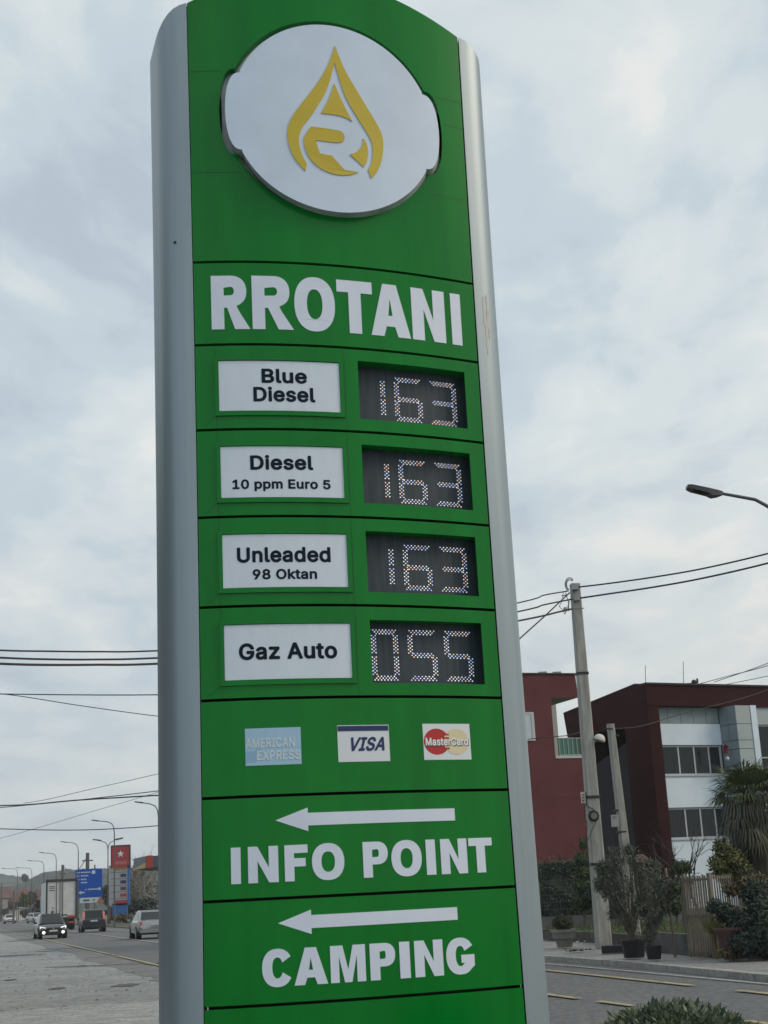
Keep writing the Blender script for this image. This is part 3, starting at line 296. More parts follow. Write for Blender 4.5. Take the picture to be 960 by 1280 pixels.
def smoothp(P, corners, n=4):
    out = []; m_ = len(P)
    def tan(i):
        if i in corners: return None
        return ((P[(i+1) % m_][0]-P[i-1][0])/2, (P[(i+1) % m_][1]-P[i-1][1])/2)
    for i in range(m_):
        p, q = P[i], P[(i+1) % m_]; ch = (q[0]-p[0], q[1]-p[1]); a = tan(i) or ch; c = tan((i+1) % m_) or ch
        if i in corners and (i+1) % m_ in corners: out.append(p); continue
        for k in range(n):
            t = k/n; h0 = 2*t**3-3*t*t+1; h1 = t**3-2*t*t+t; h2 = -2*t**3+3*t*t; h3 = t**3-t*t
            out.append(tuple(h0*p[j]+h1*a[j]+h2*q[j]+h3*c[j] for j in (0, 1)))
    return out
b = B()
for i, d_ in enumerate(DROP): flat([[(x-.0005, z-.005) for x, z in smoothp(d_, CORN[i], 4)]], .0665, .004, b)
obj('drop_emblem', b, GOLD, DISC, label='yellow flame-like drop with a stylised R inside')
# faint horizontal joints of the emblem panel
for x0, x1, z in ((XL, -.80, 6.24), (XL, -.70, 5.60), (.42, XR, 6.235), (.46, XR, 6.06), (.36, XR, 5.585)):
    b = B()
    for a0, a1 in zip(frange(x0, x1, 6)[:-1], frange(x0, x1, 6)[1:]): b.quad(S(a0, z-.0015, .0012), S(a1, z-.0015, .0012), S(a1, z+.0015, .0012), S(a0, z+.0015, .0012))
    obj('panel_joint', b, JOINT, SIGN)
# --- plain panels
def plain(name, z1, z0, **k):
    zs = frange(z0+SG, z1-SG, 6); return obj(name, sheet(XS, zs, 0, .03), GREEN, SIGN, smooth=True)
plain('name_panel', SEAMS[0], SEAMS[1]); plain('card_panel', SEAMS[5], SEAMS[6]); plain('info_panel', SEAMS[6], SEAMS[7]); plain('camping_panel', SEAMS[7], SEAMS[8])
plain('lower_panel', SEAMS[8], .16)
# --- heavy grotesque capitals drawn from arcs and bars (w, h, s = stem, t = bar)
def sup(cx_, cy_, rx, ry, a0, a1, n=14, e=2.25):
    o = []
    for i in range(n+1):
        a = R(a0+(a1-a0)*i/n); c_, s_ = cos(a), sin(a)
        o.append((cx_+rx*abs(c_)**(2/e)*(1 if c_ >= 0 else -1), cy_+ry*abs(s_)**(2/e)*(1 if s_ >= 0 else -1)))
    return o
def glyph(ch, w, h_, s, t):
    if ch == 'I': return [[(0, 0), (w, 0), (w, h_), (0, h_)]]
    if ch == 'T': m_ = w/2; return [[(m_-s/2, 0), (m_+s/2, 0), (m_+s/2, h_-t), (w, h_-t), (w, h_), (0, h_), (0, h_-t), (m_-s/2, h_-t)]]
    if ch == 'F': return [[(0, 0), (s, 0), (s, .40*h_), (w*.9, .40*h_), (w*.9, .40*h_+t), (s, .40*h_+t), (s, h_-t), (w, h_-t), (w, h_), (0, h_)]]
    if ch == 'N': return [[(0, 0), (s, 0), (s, h_*.60), (w-s, 0), (w, 0), (w, h_), (w-s, h_), (w-s, h_*.41), (s, h_), (0, h_)]]
    if ch == 'M': q = s*.86; return [[(0, 0), (q, 0), (q, h_*.72), (w/2-q*.42, 0), (w/2+q*.42, 0), (w-q, h_*.72), (w-q, 0), (w, 0), (w, h_), (w-q*1.45, h_), (w/2, h_*.34), (q*1.45, h_), (0, h_)]]
    if ch == 'A': q = s*1.04; return [[(0, 0), (q, 0), (q+.072*w, h_*.19), (w-q-.072*w, h_*.19), (w-q, 0), (w, 0), (w*.5+s*.56, h_), (w*.5-s*.56, h_)], [(q+.125*w, h_*.19+t*.9), (w*.5, h_*.73), (w-q-.125*w, h_*.19+t*.9)]]
    if ch == 'O': return [sup(w/2, h_/2, w/2, h_/2+.012*h_, 0, 360, 44)[:-1], sup(w/2, h_/2, w/2-s, h_/2-t*.95, 0, 360, 36)[:-1]]
    if ch in 'RP':
        by = .42*h_ if ch == 'R' else .36*h_; bw = w*.92 if ch == 'R' else w; r = (h_-by)/2; cx_ = bw-r*.95
        out = [(0, h_)] + [(0, 0), (s, 0)]
        if ch == 'R': out += [(s, .40*h_), (s*1.25, .40*h_), (w-s*1.2, 0), (w, 0), (w*.745, .30*h_), (w*.66, by+.0*h_)]
        else: out += [(s, by)]
        out += sup(cx_, by+r, r*.95, r, -88 if ch == 'P' else -70, 90, 14)
        inn = [(s, h_-t)] + [(s, by+t*.9)] + sup(cx_, by+r, r*.95-s*.98, r-t*.92, -90, 90, 10)
        return [out, inn]
    if ch in 'CG':
        O_ = sup(w/2, h_/2, w/2, h_/2+.012*h_, 32 if ch == 'C' else 30, 360-(30 if ch == 'C' else 42), 34)
        I_ = sup(w/2, h_/2, w/2-s, h_/2-t*.95, 26, 360-(24 if ch == 'C' else 48), 28)[::-1]
        if ch == 'C': return [O_ + I_]
        return [O_ + [(w, .22*h_), (w, .53*h_), (w*.53, .53*h_), (w*.53, .53*h_-t*.98), (w-s*.93, .53*h_-t*.98)] + I_]
def word(spec, z0, z1, s, t, name='letter', zo=0):
    h_ = z1-z0
    for ch, x0, x1 in spec:
        g = glyph(ch, x1-x0, h_, s, t)
        obj(name, flat([[(x0+x, z0+z) for x, z in q] for q in g], 0, .003), WHITE_VINYL, SIGN)
word([('R', -.882, -.675), ('R', -.662, -.441), ('O', -.434, -.214), ('T', -.202, -.007), ('A', -.019, .201), ('N', .212, .402), ('I', .438, .496)], 4.656, 4.971, .068, .072)
word([('I', -.838, -.791), ('N', -.755, -.608), ('F', -.577, -.464), ('O', -.444, -.286), ('P', -.193, -.069), ('O', -.052, .101), ('I', .124, .172), ('N', .199, .336), ('T', .346, .470)], 1.732, 1.907, .046, .040)
word([('C', -.698, -.552), ('A', -.546, -.386), ('M', -.372, -.203), ('P', -.181, -.057), ('I', -.036, .015), ('N', .038, .180), ('G', .196, .339)], 1.241, 1.415, .048, .040)
def arrow(z0, zh, zt_, x1):
    P = [(-.617, zh), (-.457, z0), (-.457, zh-.031)] + [(x, zh-.031) for x in frange(-.457, x1, 12)[1:]] + [(x, zh+.031) for x in frange(x1, -.457, 12)] + [(-.457, zt_)]
    # arrow as head + bar strips so that it follows the curved face
    b = B(); flat([[(-.617, zh), (-.457, z0), (-.457, zt_)]], 0, .003, b)
    xs = frange(-.457, x1, 10)
    for a0, a1 in zip(xs[:-1], xs[1:]): flat([[(a0, zh-.031), (a1, zh-.031), (a1, zh+.031), (a0, zh+.031)]], 0, .003, b)
    return obj('arrow', b, WHITE_VINYL, SIGN)
arrow(1.971, 2.030, 2.087, .285); arrow(1.477, 1.536, 1.593, .266)
# --- small bold lettering, outlines in thousandths of an em
GL = json.loads(GLYPHS)
def text(s_, x0, x1, z0, z1, off, m, parent, fn=S, name='lettering', slant=0., hz_=None, thick=.0012, boldx=0):
    pen = 0.; items = []
    for ch in s_:
        a = GL['A'][ch]
        if ch != ' ': items.append((ch, pen))
        pen += a + 22
    xs = [p[0]+q for ch, q in items for l in GL['G'][ch] for p in l]; lo, hi = min(xs), max(xs)
    cap0 = min(p[1] for p in GL['G']['E'][0]); cap1 = max(p[1] for p in GL['G']['E'][0])
    k = (x1-x0)/(hi-lo); kz = (z1-z0)/(cap1-cap0); b = B()
    def area(l): return sum(l[i-1][0]*l[i][1]-l[i][0]*l[i-1][1] for i in range(len(l)))/2
    for ch, q in items:
        ls = [[(x0+(p[0]+q-lo)*k+slant*(p[1]-cap0)*kz, z0+(p[1]-cap0)*kz) for p in l] for l in GL['G'][ch]]
        ls = [l for l in ls if len(l) > 2]; ls.sort(key=lambda l: -abs(area(l)))
        if ch in 'i': 
            for l in ls: flat([l], off, thick, b, fn)
        else: flat(ls, off, thick, b, fn)
    return obj(name, b, m, parent)
# --- the four fuel rows
LEDM = [mat('led_white', (.8, .8, .8), .4, emit=(.95, .96, 1), estr=.68), mat('led_blue', (.4, .5, .9), .4, emit=(.45, .58, 1), estr=.8), mat('led_orange', (.9, .5, .3), .4, emit=(1, .60, .42), estr=.75), mat('led_pale', (.7, .7, .75), .4, emit=(.72, .76, .85), estr=.65)]
SCREEN = mat('dark_led_screen', (.046, .060, .076), .45, spec=.25, var=.25, vscale=30, streak=(1.6, 1.6, .12))
SEG = {'1': 'bc', '6': 'afgedc', '3': 'abgcd', '0': 'abcdef', '5': 'afgcd', '8': 'abcdefg'}
def digit(ch, x0, x1, z0, z1, off):
    b = B(); w, h_ = x1-x0, z1-z0; rng = random.Random(hash((ch, round(x0, 3), round(z0, 3))) & 0xffff if False else int(abs(x0)*1000+z0*777)); r = .0037
    pts = []
    sp, rp = .0172, .0098
    def hseg(zc, dirn):
        for k, dz in enumerate((1, 0, -1)):
            n = 8 if k != 1 else 7
            ins = .0 if dirn == 0 else 0
            for i in range(n):
                x = x0 + .008 + (w-.016)*((i+(0 if k != 1 else .5))/7)
                if dirn > 0 and k == 2 and i in (0, n-1): continue
                if dirn < 0 and k == 0 and i in (0, n-1): continue
                if dirn == 0 and i in (0, n-1) and k != 1: continue
                pts.append((x, zc+dz*rp))
    def vseg(xc, za, zb, dirn):
        n = max(3, int((zb-za)/sp))
        for k, dx in enumerate((-1, 0, 1)):
            for i in range(n+(0 if k == 1 else 1)):
                z = za + (zb-za)*((i+(.5 if k == 1 else 0))/n)
                pts.append((xc+dx*rp, z))
    e = .012
    for s_ in SEG[ch]:
        zc = (z0+z1)/2
        if s_ == 'a': hseg(z1-rp, 1)
        if s_ == 'd': hseg(z0+rp, -1)
        if s_ == 'g': hseg(zc, 0)
        if s_ in 'fe': vseg(x0+rp, zc+e if s_ == 'f' else z0+.030, z1-.030 if s_ == 'f' else zc-e, 1)
        if s_ in 'bc': vseg(x1-rp, zc+e if s_ == 'b' else z0+.030, z1-.030 if s_ == 'b' else zc-e, -1)
    for x, z in pts:
        q = [S(x+r*cos(2*pi*k/6), z+r*sin(2*pi*k/6), off+.003) for k in range(6)]
        b.add(q, [tuple(range(6))], rng.choice((0, 0, 0, 3, 1, 1, 2)))
    return b
ROWS = [(0, '163', [('Blue', -.623, -.381, 4.344, 4.426), ('Diesel', -.669, -.340, 4.238, 4.321)]),
        (1, '163', [('Diesel', -.696, -.365, 3.855, 3.935), ('10 ppm Euro 5', -.792, -.278, 3.75, 3.802)]),
        (2, '163', [('Unleaded', -.777, -.293, 3.351, 3.432), ('98 Oktan', -.698, -.367, 3.26, 3.314)]),
        (3, '055', [('Gaz Auto', -.778, -.279, 2.840, 2.925)])]
CARDZ = [(4.187, 4.471), (3.704, 3.985), (3.218, 3.502), (2.738, 3.022)]
WINZ = [(4.157, 4.496), (3.681, 4.011), (3.194, 3.527), (2.711, 3.045)]
for i, dig, txt in ROWS:
    z1, z0 = SEAMS[i+1]-SG, SEAMS[i+2]+SG; c0, c1 = CARDZ[i]; w0, w1 = WINZ[i]; a0, a1 = -.104, .495
    xs = addb(XS, a0, a1, -.853, -.205); zs = [z0, z0+.03, w0, c0, (z0+z1)/2, c1, w1, z1-.03, z1]; zs = sorted(set(zs))
    pan = obj('fuel_panel', sheet(xs, zs, 0, .03, holes=[(a0, a1, w0, w1, .105)]), GREEN, SIGN, smooth=True)
    # raised trim round the label card
    x0, x1, t0, t1 = -.873, -.184, c0-.028, c1+.020
    fx = addb(frange(x0, x1, 22), -.853, -.205); b = sheet(fx, sorted([t0, c0-.004, c1+.003, t1]), .011, .010, holes=[(-.853, -.205, c0-.004, c1+.003, .010)])
    obj('label_frame', b, GREEN, pan, smooth=True)
    card = obj('label_card', sheet(frange(-.8515, -.2065, 20), frange(c0, c1, 2), .004, .003), CARD, SIGN, smooth=True)
    for s_, p0, p1, q0, q1 in txt: text(s_, p0, p1, q0, q1, .0045, INK, card)
    b = sheet(frange(a0-.03, a1+.03, 20), frange(w0-.03, w1+.03, 2), -.10, .004); dsp = obj('price_display', b, SCREEN, SIGN, smooth=True)
    cells = ((-.0995, .036), (.094, .2435), (.291, .4405)); zb, zt_ = (w0+.040, w1-.048) if i < 3 else (w0+.030, w1-.037)
    for ch, (p0, p1) in zip(dig, cells): obj('digit', digit(ch, p0, p1, zb, zt_, -.10), LEDM, dsp)
    for (x, p, q) in ((-.178, z0, z1), (-.868, z0, t0), (-.868, t1, z1)): b = B(); flat([[(x-.0012, p), (x+.0012, p), (x+.0012, q), (x-.0012, q)]], 0, .0008, b); obj('joint_line', b, JOINT, pan)
    for (p, q) in (((-.873, t0), (-.93, z0+.012)), ((.505, w1+.005), (.53, z1-.012))):
        b = B(); flat([[(p[0], p[1]), (p[0]-.0015, p[1]+.0015), (q[0]-.0015, q[1]+.0015), (q[0], q[1])]], 0, .0008, b); obj('joint_line', b, JOINT, pan)
# --- payment card stickers
AMEX = mat('faded_blue_sticker', (.33, .52, .68), .4, var=.06, vscale=8); VISAW = mat('white_sticker', (.66, .71, .76), .4); NAVY = mat('navy_print', (.012, .022, .11), .45)
MCR = mat('red_print', (.42, .02, .02), .45); MCY = mat('cream_print', (.66, .60, .40), .45); PALE = mat('pale_print', (.52, .62, .70), .45)
def sticker(x0, x1, z0, z1, m, lab):
    return obj('card_sticker', sheet(frange(x0, x1, 5), [z0, z1], .002, .002), m, SIGN, label=lab)
st = sticker(-.757, -.479, 2.304, 2.490, AMEX, 'faded light blue payment card sticker with pale lettering')
text('AMERICAN', -.755, -.510, 2.392, 2.440, .003, PALE, st, thick=.0008); text('EXPRESS', -.700, -.482, 2.329, 2.377, .003, PALE, st, thick=.0008)
b = B(); flat([[(-.757, 2.376), (-.70, 2.376), (-.70, 2.388), (-.481, 2.388), (-.481, 2.384), (-.706, 2.384), (-.706, 2.320), (-.757, 2.320)]][:1], .0024, .0002, b)
obj('sticker_print', b, mat('blue_print_darker', (.25, .43, .62), .45), st)
st = sticker(-.295, -.033, 2.308, 2.494, VISAW, 'white payment card sticker with a navy band on top')
b = B(); [flat([[(x0, 2.464), (x1, 2.464), (x1, 2.490), (x0, 2.490)]], .0024, .0014, b) for x0, x1 in zip(frange(-.293, -.035, 5)[:-1], frange(-.293, -.035, 5)[1:])]; obj('sticker_print', b, NAVY, st)
text('VISA', -.246, -.060, 2.362, 2.432, .003, NAVY, st, slant=.28, thick=.0008)
st = sticker(.143, .393, 2.311, 2.498, VISAW, 'white payment card sticker with a red and a cream circle')
def circ(x, z, r, n=30): return [(x+r*cos(2*pi*k/n), z+r*sin(2*pi*k/n)) for k in range(n)]
b = B(); flat([circ(.214, 2.405, .068)], .0024, .0004, b); obj('sticker_print', b, MCR, st)
b = B(); flat([circ(.318, 2.405, .068)], .0032, .0004, b); obj('sticker_print', b, MCY, st)
b = B()
for k in range(5): flat([[(.252, 2.365+k*.018), (.280, 2.365+k*.018), (.280, 2.374+k*.018), (.252, 2.374+k*.018)]], .0040, .0004, b)
obj('sticker_print', b, MCR, st)
text('MasterCard', .158, .384, 2.381, 2.421, .0044, mat('grey_shadow_print', (.08, .08, .09), .5), st, thick=.0004, name='lettering')
text('MasterCard', .155, .381, 2.385, 2.425, .0052, mat('white_print', (.75, .77, .78), .45), st, thick=.0006)
# --- silver edge profiles: rounded noses running the full height
EL = V((XL, curY(XL))); ER = V((XR, curY(XR))); _e = (ER-EL).normalized(); _b = V((-_e.y, _e.x))
NK = {-1: .855, 1: 1.0}
PROF = [(.006, -.004), (.05, .004), (.09, .016), (.125, .034), (.152, .058), (.170, .088), (.181, .122), (.186, .17), (.187, .30), (.187, .42), (.180, .45)]
def nose(side):
    E_, s_ = (EL, -1) if side < 0 else (ER, 1); b = B(); zs = [0.10] + frange(.6, 6.0, 10); n = len(PROF)
    def pt(k, z):
        a, d = PROF[k]; a *= NK[s_]; p = E_ + _e*(a*s_) + _b*d; w_ = wsc(z)
        return V((XM+(E_.x-XM)*w_ + p.x-E_.x, p.y, z))
    def top(k): a = PROF[k][0]; return ztop(XL if side < 0 else XR) - .05*(a/.187) - .10*(a/.187)**3
    rows = [[pt(k, z) for k in range(n)] for z in zs] + [[pt(k, top(k)) for k in range(n)]]
    P = [q for r_ in rows for q in r_]
    b.add(P, [(i*n+k, i*n+k+1, (i+1)*n+k+1, (i+1)*n+k) for i in range(len(rows)-1) for k in range(n-1)])
    # return behind the green face and cap on top
    inner = [V((r_[0].x, r_[0].y+.12, r_[0].z)) for r_ in rows]
    for i in range(len(rows)-1): b.quad(rows[i][0], rows[i+1][0], inner[i+1], inner[i])
    bk = pt(n-1, top(n-1)); b.add([*rows[-1], V((inner[-1].x, bk.y, rows[-1][0].z))], [tuple(range(n+1))])
    return b
NL = obj('edge_profile', nose(-1), SILVER, SIGN, smooth=True); NR = obj('edge_profile', nose(1), SILVER, SIGN, smooth=True)
# marks left by peeled tape on the right profile, a rivet on the left one
def onnose(side, k, f, z, o=.0015):
    E_, s_ = (EL, -1) if side < 0 else (ER, 1); (a0, d0), (a1, d1) = PROF[k], PROF[k+1]; a, d = (a0+(a1-a0)*f)*NK[s_], d0+(d1-d0)*f
    p = E_ + _e*(a*s_) + _b*(d-o); return V((XM+(E_.x-XM)*wsc(z)+p.x-E_.x, p.y, z))
b = B()
for (f0, f1, za, zb) in ((.15, .5, 4.80, 4.99), (.35, .75, 4.66, 4.86), (.75, .99, 4.78, 5.0), (.80, 1.2, 4.83, 4.95), (.95, 1.25, 4.72, 4.86), (.45, .62, 4.62, 4.68)):
    k0 = 1
    q = []
    for f, z in ((f0, za+.02), (f0+.05, za), (f1, za+.01), (f1+.02, zb-.02), (f1-.06, zb), (f0+.02, zb-.01)):
        kk, ff = (k0, f) if f < 1 else (k0+1, f-1); q.append(onnose(1, kk, ff, z, .0012+.0004*f0))
    b.add(q, [tuple(range(6))])
obj('tape_residue', b, mat('pale_tape_residue', (.50, .51, .50), .6, var=.1, vscale=25), NR)
b = B(); b.lathe(onnose(-1, 2, .6, 5.18, .002), [(.008, 0), (.008, .004), (.003, .006)], 8, M=Matrix.Rotation(pi/2, 3, 'X')); obj('rivet', b, DARKG, NL)
# core behind the panels, back and plinth
b = B(); zc0, n = .12, 24
xs = frange(XL+.012, XR-.012, n)
for x0, x1 in zip(xs[:-1], xs[1:]):
    b.quad(S(x0, zc0, -.122), S(x1, zc0, -.122), S(x1, ztop(x1)-.004, -.122), S(x0, ztop(x0)-.004, -.122))
    y0, y1 = EL.y+_b.y*.45+(x0-XL)*_e.y/_e.x, EL.y+_b.y*.45+(x1-XL)*_e.y/_e.x
    a, c = S(x0, ztop(x0)-.004, -.118), S(x1, ztop(x1)-.004, -.118)
    b.quad(a, c, V((c.x, y1, c.z)), V((a.x, y0, a.z)))
    b.quad(V((c.x, y1, zc0)), V((a.x, y0, zc0)), V((a.x, y0, a.z)), V((c.x, y1, c.z)))
for x in (XL-.004, XR+.004):
    for z0_, z1_ in zip(frange(.12, 6.68, 12)[:-1], frange(.12, 6.68, 12)[1:]): b.quad(S(x, z0_, -.004), S(x, z1_, -.004), S(x, z1_, -.14), S(x, z0_, -.14))
obj('inner_box', b, DARKG, SIGN)
b = B(); pl = [EL+_e*-.16-_b*.02, ER+_e*.16-_b*.02, ER+_e*.16+_b*.5, EL+_e*-.16+_b*.5]
b.prism([tuple(p) for p in pl], 0.0, .13); obj('plinth', b, mat('concrete_plinth', (.30, .30, .29), .85, var=.2, vscale=5), SIGN)
# ================================================================ THE GROUND AND THE ROAD
def lerp(pts, y):
    for (y0, x0), (y1, x1) in zip(pts[:-1], pts[1:]):
        if y <= y1: return x0+(x1-x0)*(y-y0)/(y1-y0)
    (y0, x0), (y1, x1) = pts[-2:]; return x0+(x1-x0)*(y-y0)/(y1-y0)
def l1(Y): return 6.2-.31*Y
def l2(Y): return 9.34-.302*Y
P3 = [(0, 10.93), (30.5, 2.79), (70, -8.9), (400, -108.5)]
def l3(Y): return lerp(P3, Y)
def kerbx(Y): return l3(Y)+1.6-min(.35, max(0, (30-Y)*.05))
YS = [4, 8, 12, 15, 17, 19, 21, 23, 25, 27, 29, 31, 33, 35, 38, 42, 46, 50, 55, 60, 70, 80, 100, 130, 170, 220, 300, 400, 600]
def strip(name, fa, fb, z, m, ys=YS, nx=1, parent=None, nzf=None):
    b = B()
    for y0, y1 in zip(ys[:-1], ys[1:]):
        for k in range(nx):
            q = []
            for (y, t) in ((y0, k/nx), (y0, (k+1)/nx), (y1, (k+1)/nx), (y1, k/nx)):
                x = fa(y)+(fb(y)-fa(y))*t; q.append((x, y, z+(nzf(x, y) if nzf else 0)))
            b.quad(*q)
    return obj(name, b, m, parent)
def groundmat(name, c1, c2, sc1, sc2, c3=None, th=.62, rough=.92, bump=.5, bs=30, stretch=None):
    m = bpy.data.materials.new(name); m.use_nodes = True; t = m.node_tree; p = t.nodes['Principled BSDF']; p.inputs['Roughness'].default_value = rough
    g = t.nodes.new('ShaderNodeNewGeometry'); mp = t.nodes.new('ShaderNodeMapping'); t.links.new(g.outputs['Position'], mp.inputs[0])
    if stretch: mp.inputs['Scale'].default_value = stretch; mp.inputs['Rotation'].default_value = (0, 0, .29)
    def n_(s, d=7, r_=.65):
        n = t.nodes.new('ShaderNodeTexNoise'); n.inputs['Scale'].default_value = s; n.inputs['Detail'].default_value = d; n.inputs['Roughness'].default_value = r_; t.links.new(mp.outputs[0], n.inputs['Vector']); return n.outputs[0]
    def rp(f, a, b_, ca, cb):
        r_ = t.nodes.new('ShaderNodeValToRGB'); e = r_.color_ramp.elements; e[0].position = a; e[1].position = b_; e[0].color = (*ca, 1); e[1].color = (*cb, 1); t.links.new(f, r_.inputs[0]); return r_.outputs[0]
    a = rp(n_(sc1), .35, .65, c1, c2)
    f = rp(n_(sc2, 9, .75), .30, .70, (.55, .55, .55), (1.4, 1.4, 1.4))
    mu = t.nodes.new('ShaderNodeMix'); mu.data_type = 'RGBA'; mu.blend_type = 'MULTIPLY'; mu.inputs['Factor'].default_value = 1; t.links.new(a, mu.inputs['A']); t.links.new(f, mu.inputs['B']); o = mu.outputs['Result']
    if c3:
        f2 = rp(n_(sc1*2.7, 8, .7), th, th+.05, (0, 0, 0), (1, 1, 1)); mx = t.nodes.new('ShaderNodeMix'); mx.data_type = 'RGBA'; t.links.new(f2, mx.inputs['Factor']); t.links.new(o, mx.inputs['A']); mx.inputs['B'].default_value = (*c3, 1); o = mx.outputs['Result']
    t.links.new(o, p.inputs['Base Color'])
    b = t.nodes.new('ShaderNodeBump'); b.inputs['Strength'].default_value = bump; b.inputs['Distance'].default_value = .03; t.links.new(n_(bs, 5), b.inputs['Height']); t.links.new(b.outputs[0], p.inputs['Normal'])
    return m
M_EARTH = groundmat('dry_earth_and_grass', (.07, .075, .045), (.12, .115, .08), .2, 3)
M_ASPH = groundmat('worn_asphalt', (.105, .110, .112), (.140, .145, .147), .35, 9, (.085, .088, .09), .64, .85, .5, 45, (1, .35, 1))
M_LOT = groundmat('dusty_broken_lot', (.22, .235, .235), (.31, .325, .32), .45, 4, (.15, .16, .16), .58, .95, 1., 9)
M_SHOUL = groundmat('old_shoulder_asphalt', (.14, .145, .145), (.20, .205, .205), .6, 6, (.24, .24, .235), .6, .92, .7, 18)
M_PAVE = groundmat('pale_pavement', (.20, .20, .195), (.28, .28, .27), .6, 8, (.14, .14, .13), .66, .9, .5, 25)
M_KERB = groundmat('kerb_stone_grey', (.27, .27, .26), (.36, .36, .34), 1.2, 9, None, .6, .85, .4, 30)
YELLOW = groundmat('worn_yellow_line', (.33, .28, .15), (.45, .38, .20), 2, 12, (.17, .165, .13), .54, .7, .3, 40)
WHITEL = groundmat('worn_white_line', (.36, .36, .34), (.50, .50, .48), 2, 12, (.15, .155, .155), .57, .7, .3, 40)
# base sheet out to the horizon
b = B(); b.quad((-1500, -60, -.05), (1500, -60, -.05), (1500, 1600, -.05), (-1500, 1600, -.05)); struct(obj('ground', b, M_EARTH))
def edge(y): return l1(y)-.75+.35*MN.noise(V((y*.35, 1, 0)))+.2*MN.noise(V((y*1.3, 4, 0)))
lot_y = [-10, -4, 0] + [4+.8*i for i in range(60)] + [54, 58, 62, 68, 75, 85, 100, 130, 170, 220, 300]
struct(strip('gravel_lot', lambda y: -70-y*.4, lambda y: edge(y)+.5, 0, M_LOT, lot_y, 1))
struct(strip('road', lambda y: l1(y)-3, lambda y: kerbx(y)+.02, -.012, M_ASPH, [-20]+YS))
struct(strip('road_shoulder', lambda y: edge(y)-.55-.5*MN.noise(V((y*.8, 9, 0))), lambda y: l1(y)-.25, .006, M_SHOUL, lot_y[3:]))
# potholes and patches in the lot, and stones loose on it
rng = random.Random(3); b = B()
for (u, v, a, c) in ((80, 1186, 2.6, .22), (72, 1236, .35, .2), (157, 1232, .5, .25), (14, 1225, .3, .15), (102, 1207, .2, .12), (10, 1195, 3.2, .3), (60, 1189, 1.2, .2), (150, 1206, 4.5, .16), (28, 1176, 2.5, .3), (120, 1197, 1.1, .12)):
    p = gnd(u, v); n = 14; ang = -.25 if a > 1 else .1
    P = []
    for k in range(n):
        t = 2*pi*k/n; r_ = 1+.35*rng.uniform(-1, 1); x, y = a*.5*cos(t)*r_, c*2.2*sin(t)*r_; P.append((p.x+x*cos(ang)-y*sin(ang), p.y+x*sin(ang)+y*cos(ang), .009))
    b.add(P, [tuple(range(n))])
s_ = struct(obj('lot_patch', b, mat('damp_dark_patch', (.085, .088, .088), .9, var=.3, vscale=8, bump=.5, bscale=20)))
b = B()
for _ in range(2600):
    y = 14+50*rng.random()**1.7; x = rng.uniform(-.40*y-1, edge(y)-.1)
    if x > -.10*y: continue
    r_ = rng.choice((.008, .012, .016, .02, .03))*rng.uniform(.7, 1.3); q = V((x, y, r_*.3)); M = Matrix.Rotation(rng.uniform(0, 3), 3, 'Z')
    P = [q+M @ V((r_*dx*rng.uniform(.7, 1.3), r_*dy*rng.uniform(.7, 1.3), 0)) for dx, dy in ((-1, -1), (1, -1), (1, 1), (-1, 1))]+[q+V((0, 0, r_*.8))]
    b.add(P, [(0, 1, 4), (1, 2, 4), (2, 3, 4), (3, 0, 4)], rng.choice((0, 0, 1)))
o = obj('loose_gravel', b, [mat('pale_stone', (.30, .30, .29), .9), mat('dark_stone', (.12, .12, .12), .9)]); tag(o, 'small pale stones scattered over the broken lot', 'gravel'); o['kind'] = 'stuff'
# interlocking paving at the near end of the lot
b = B(); ang = R(38); e1 = V((cos(ang), sin(ang), 0)); e2 = V((-sin(ang), cos(ang), 0)); O_ = V((-5, 20, 0))
lim = lambda x: 26.6+(x+5)*.25 + .25*sin(x*3)
for i in range(-70, 70):
    for j in range(-120, 130):
        p = O_+e1*(i*.205+(j % 2)*.1)+e2*(j*.105)
        if not (5 < p.y < lim(p.x) and -.34*p.y-.6 < p.x < -.10*p.y): continue
        hz_ = .018+.005*rng.random(); M = Matrix.Rotation(ang+rng.uniform(-.01, .01), 3, 'Z'); P = []
        for (sx, sy, z) in ((-.100, -.050, 0), (.100, -.050, 0), (.100, .050, 0), (-.100, .050, 0), (-.094, -.044, hz_), (.094, -.044, hz_), (.094, .044, hz_), (-.094, .044, hz_)): P.append(p+M @ V((sx, sy, z)))
        b.add(P, [(4, 5, 6, 7), (0, 1, 5, 4), (1, 2, 6, 5), (2, 3, 7, 6), (3, 0, 4, 7)], rng.choice((0, 0, 1)))
o = obj('paving_blocks', b, [mat('paver_grey', (.31, .325, .325), .9, var=.15, vscale=2), mat('paver_grey_light', (.37, .38, .38), .9, var=.15, vscale=2)]); o['kind'] = 'stuff'; tag(o, 'grey interlocking paving blocks at the edge of the broken lot', 'paving')
# painted lines
def line(name, f, w, spans, m, lab, z=.0):
    for y0, y1 in spans:
        n = max(1, int((y1-y0)/2.5)); ys = frange(y0, y1, n) if y1-y0 < 120 else frange(y0, 100, 30)+[130, 160, 200, 260, y1]
        struct(strip(name, lambda y: f(y)-w/2, lambda y: f(y)+w/2, z, m, ys, parent=None))
line('near_edge_line', l1, .14, [(5, 52.5), (53.4, 54.3), (55.4, 300)], YELLOW, '', .012)
line('centre_line', l2, .13, [(14.6, 17.9), (20.8, 21.9), (22.6, 24.2)], YELLOW, '', .012)
line('centre_line', l2, .13, [(27, 30), (33, 36), (39, 42), (45, 300)], WHITEL, '', .012)
line('far_edge_line', l3, .14, [(17, 22.6), (24.1, 60)], YELLOW, '', .012)
line('gutter_line', lambda y: l3(y)+.95, .07, [(16, 60)], WHITEL, '', .012)
line('far_edge_line', l3, .14, [(60, 300)], WHITEL, '', .012)
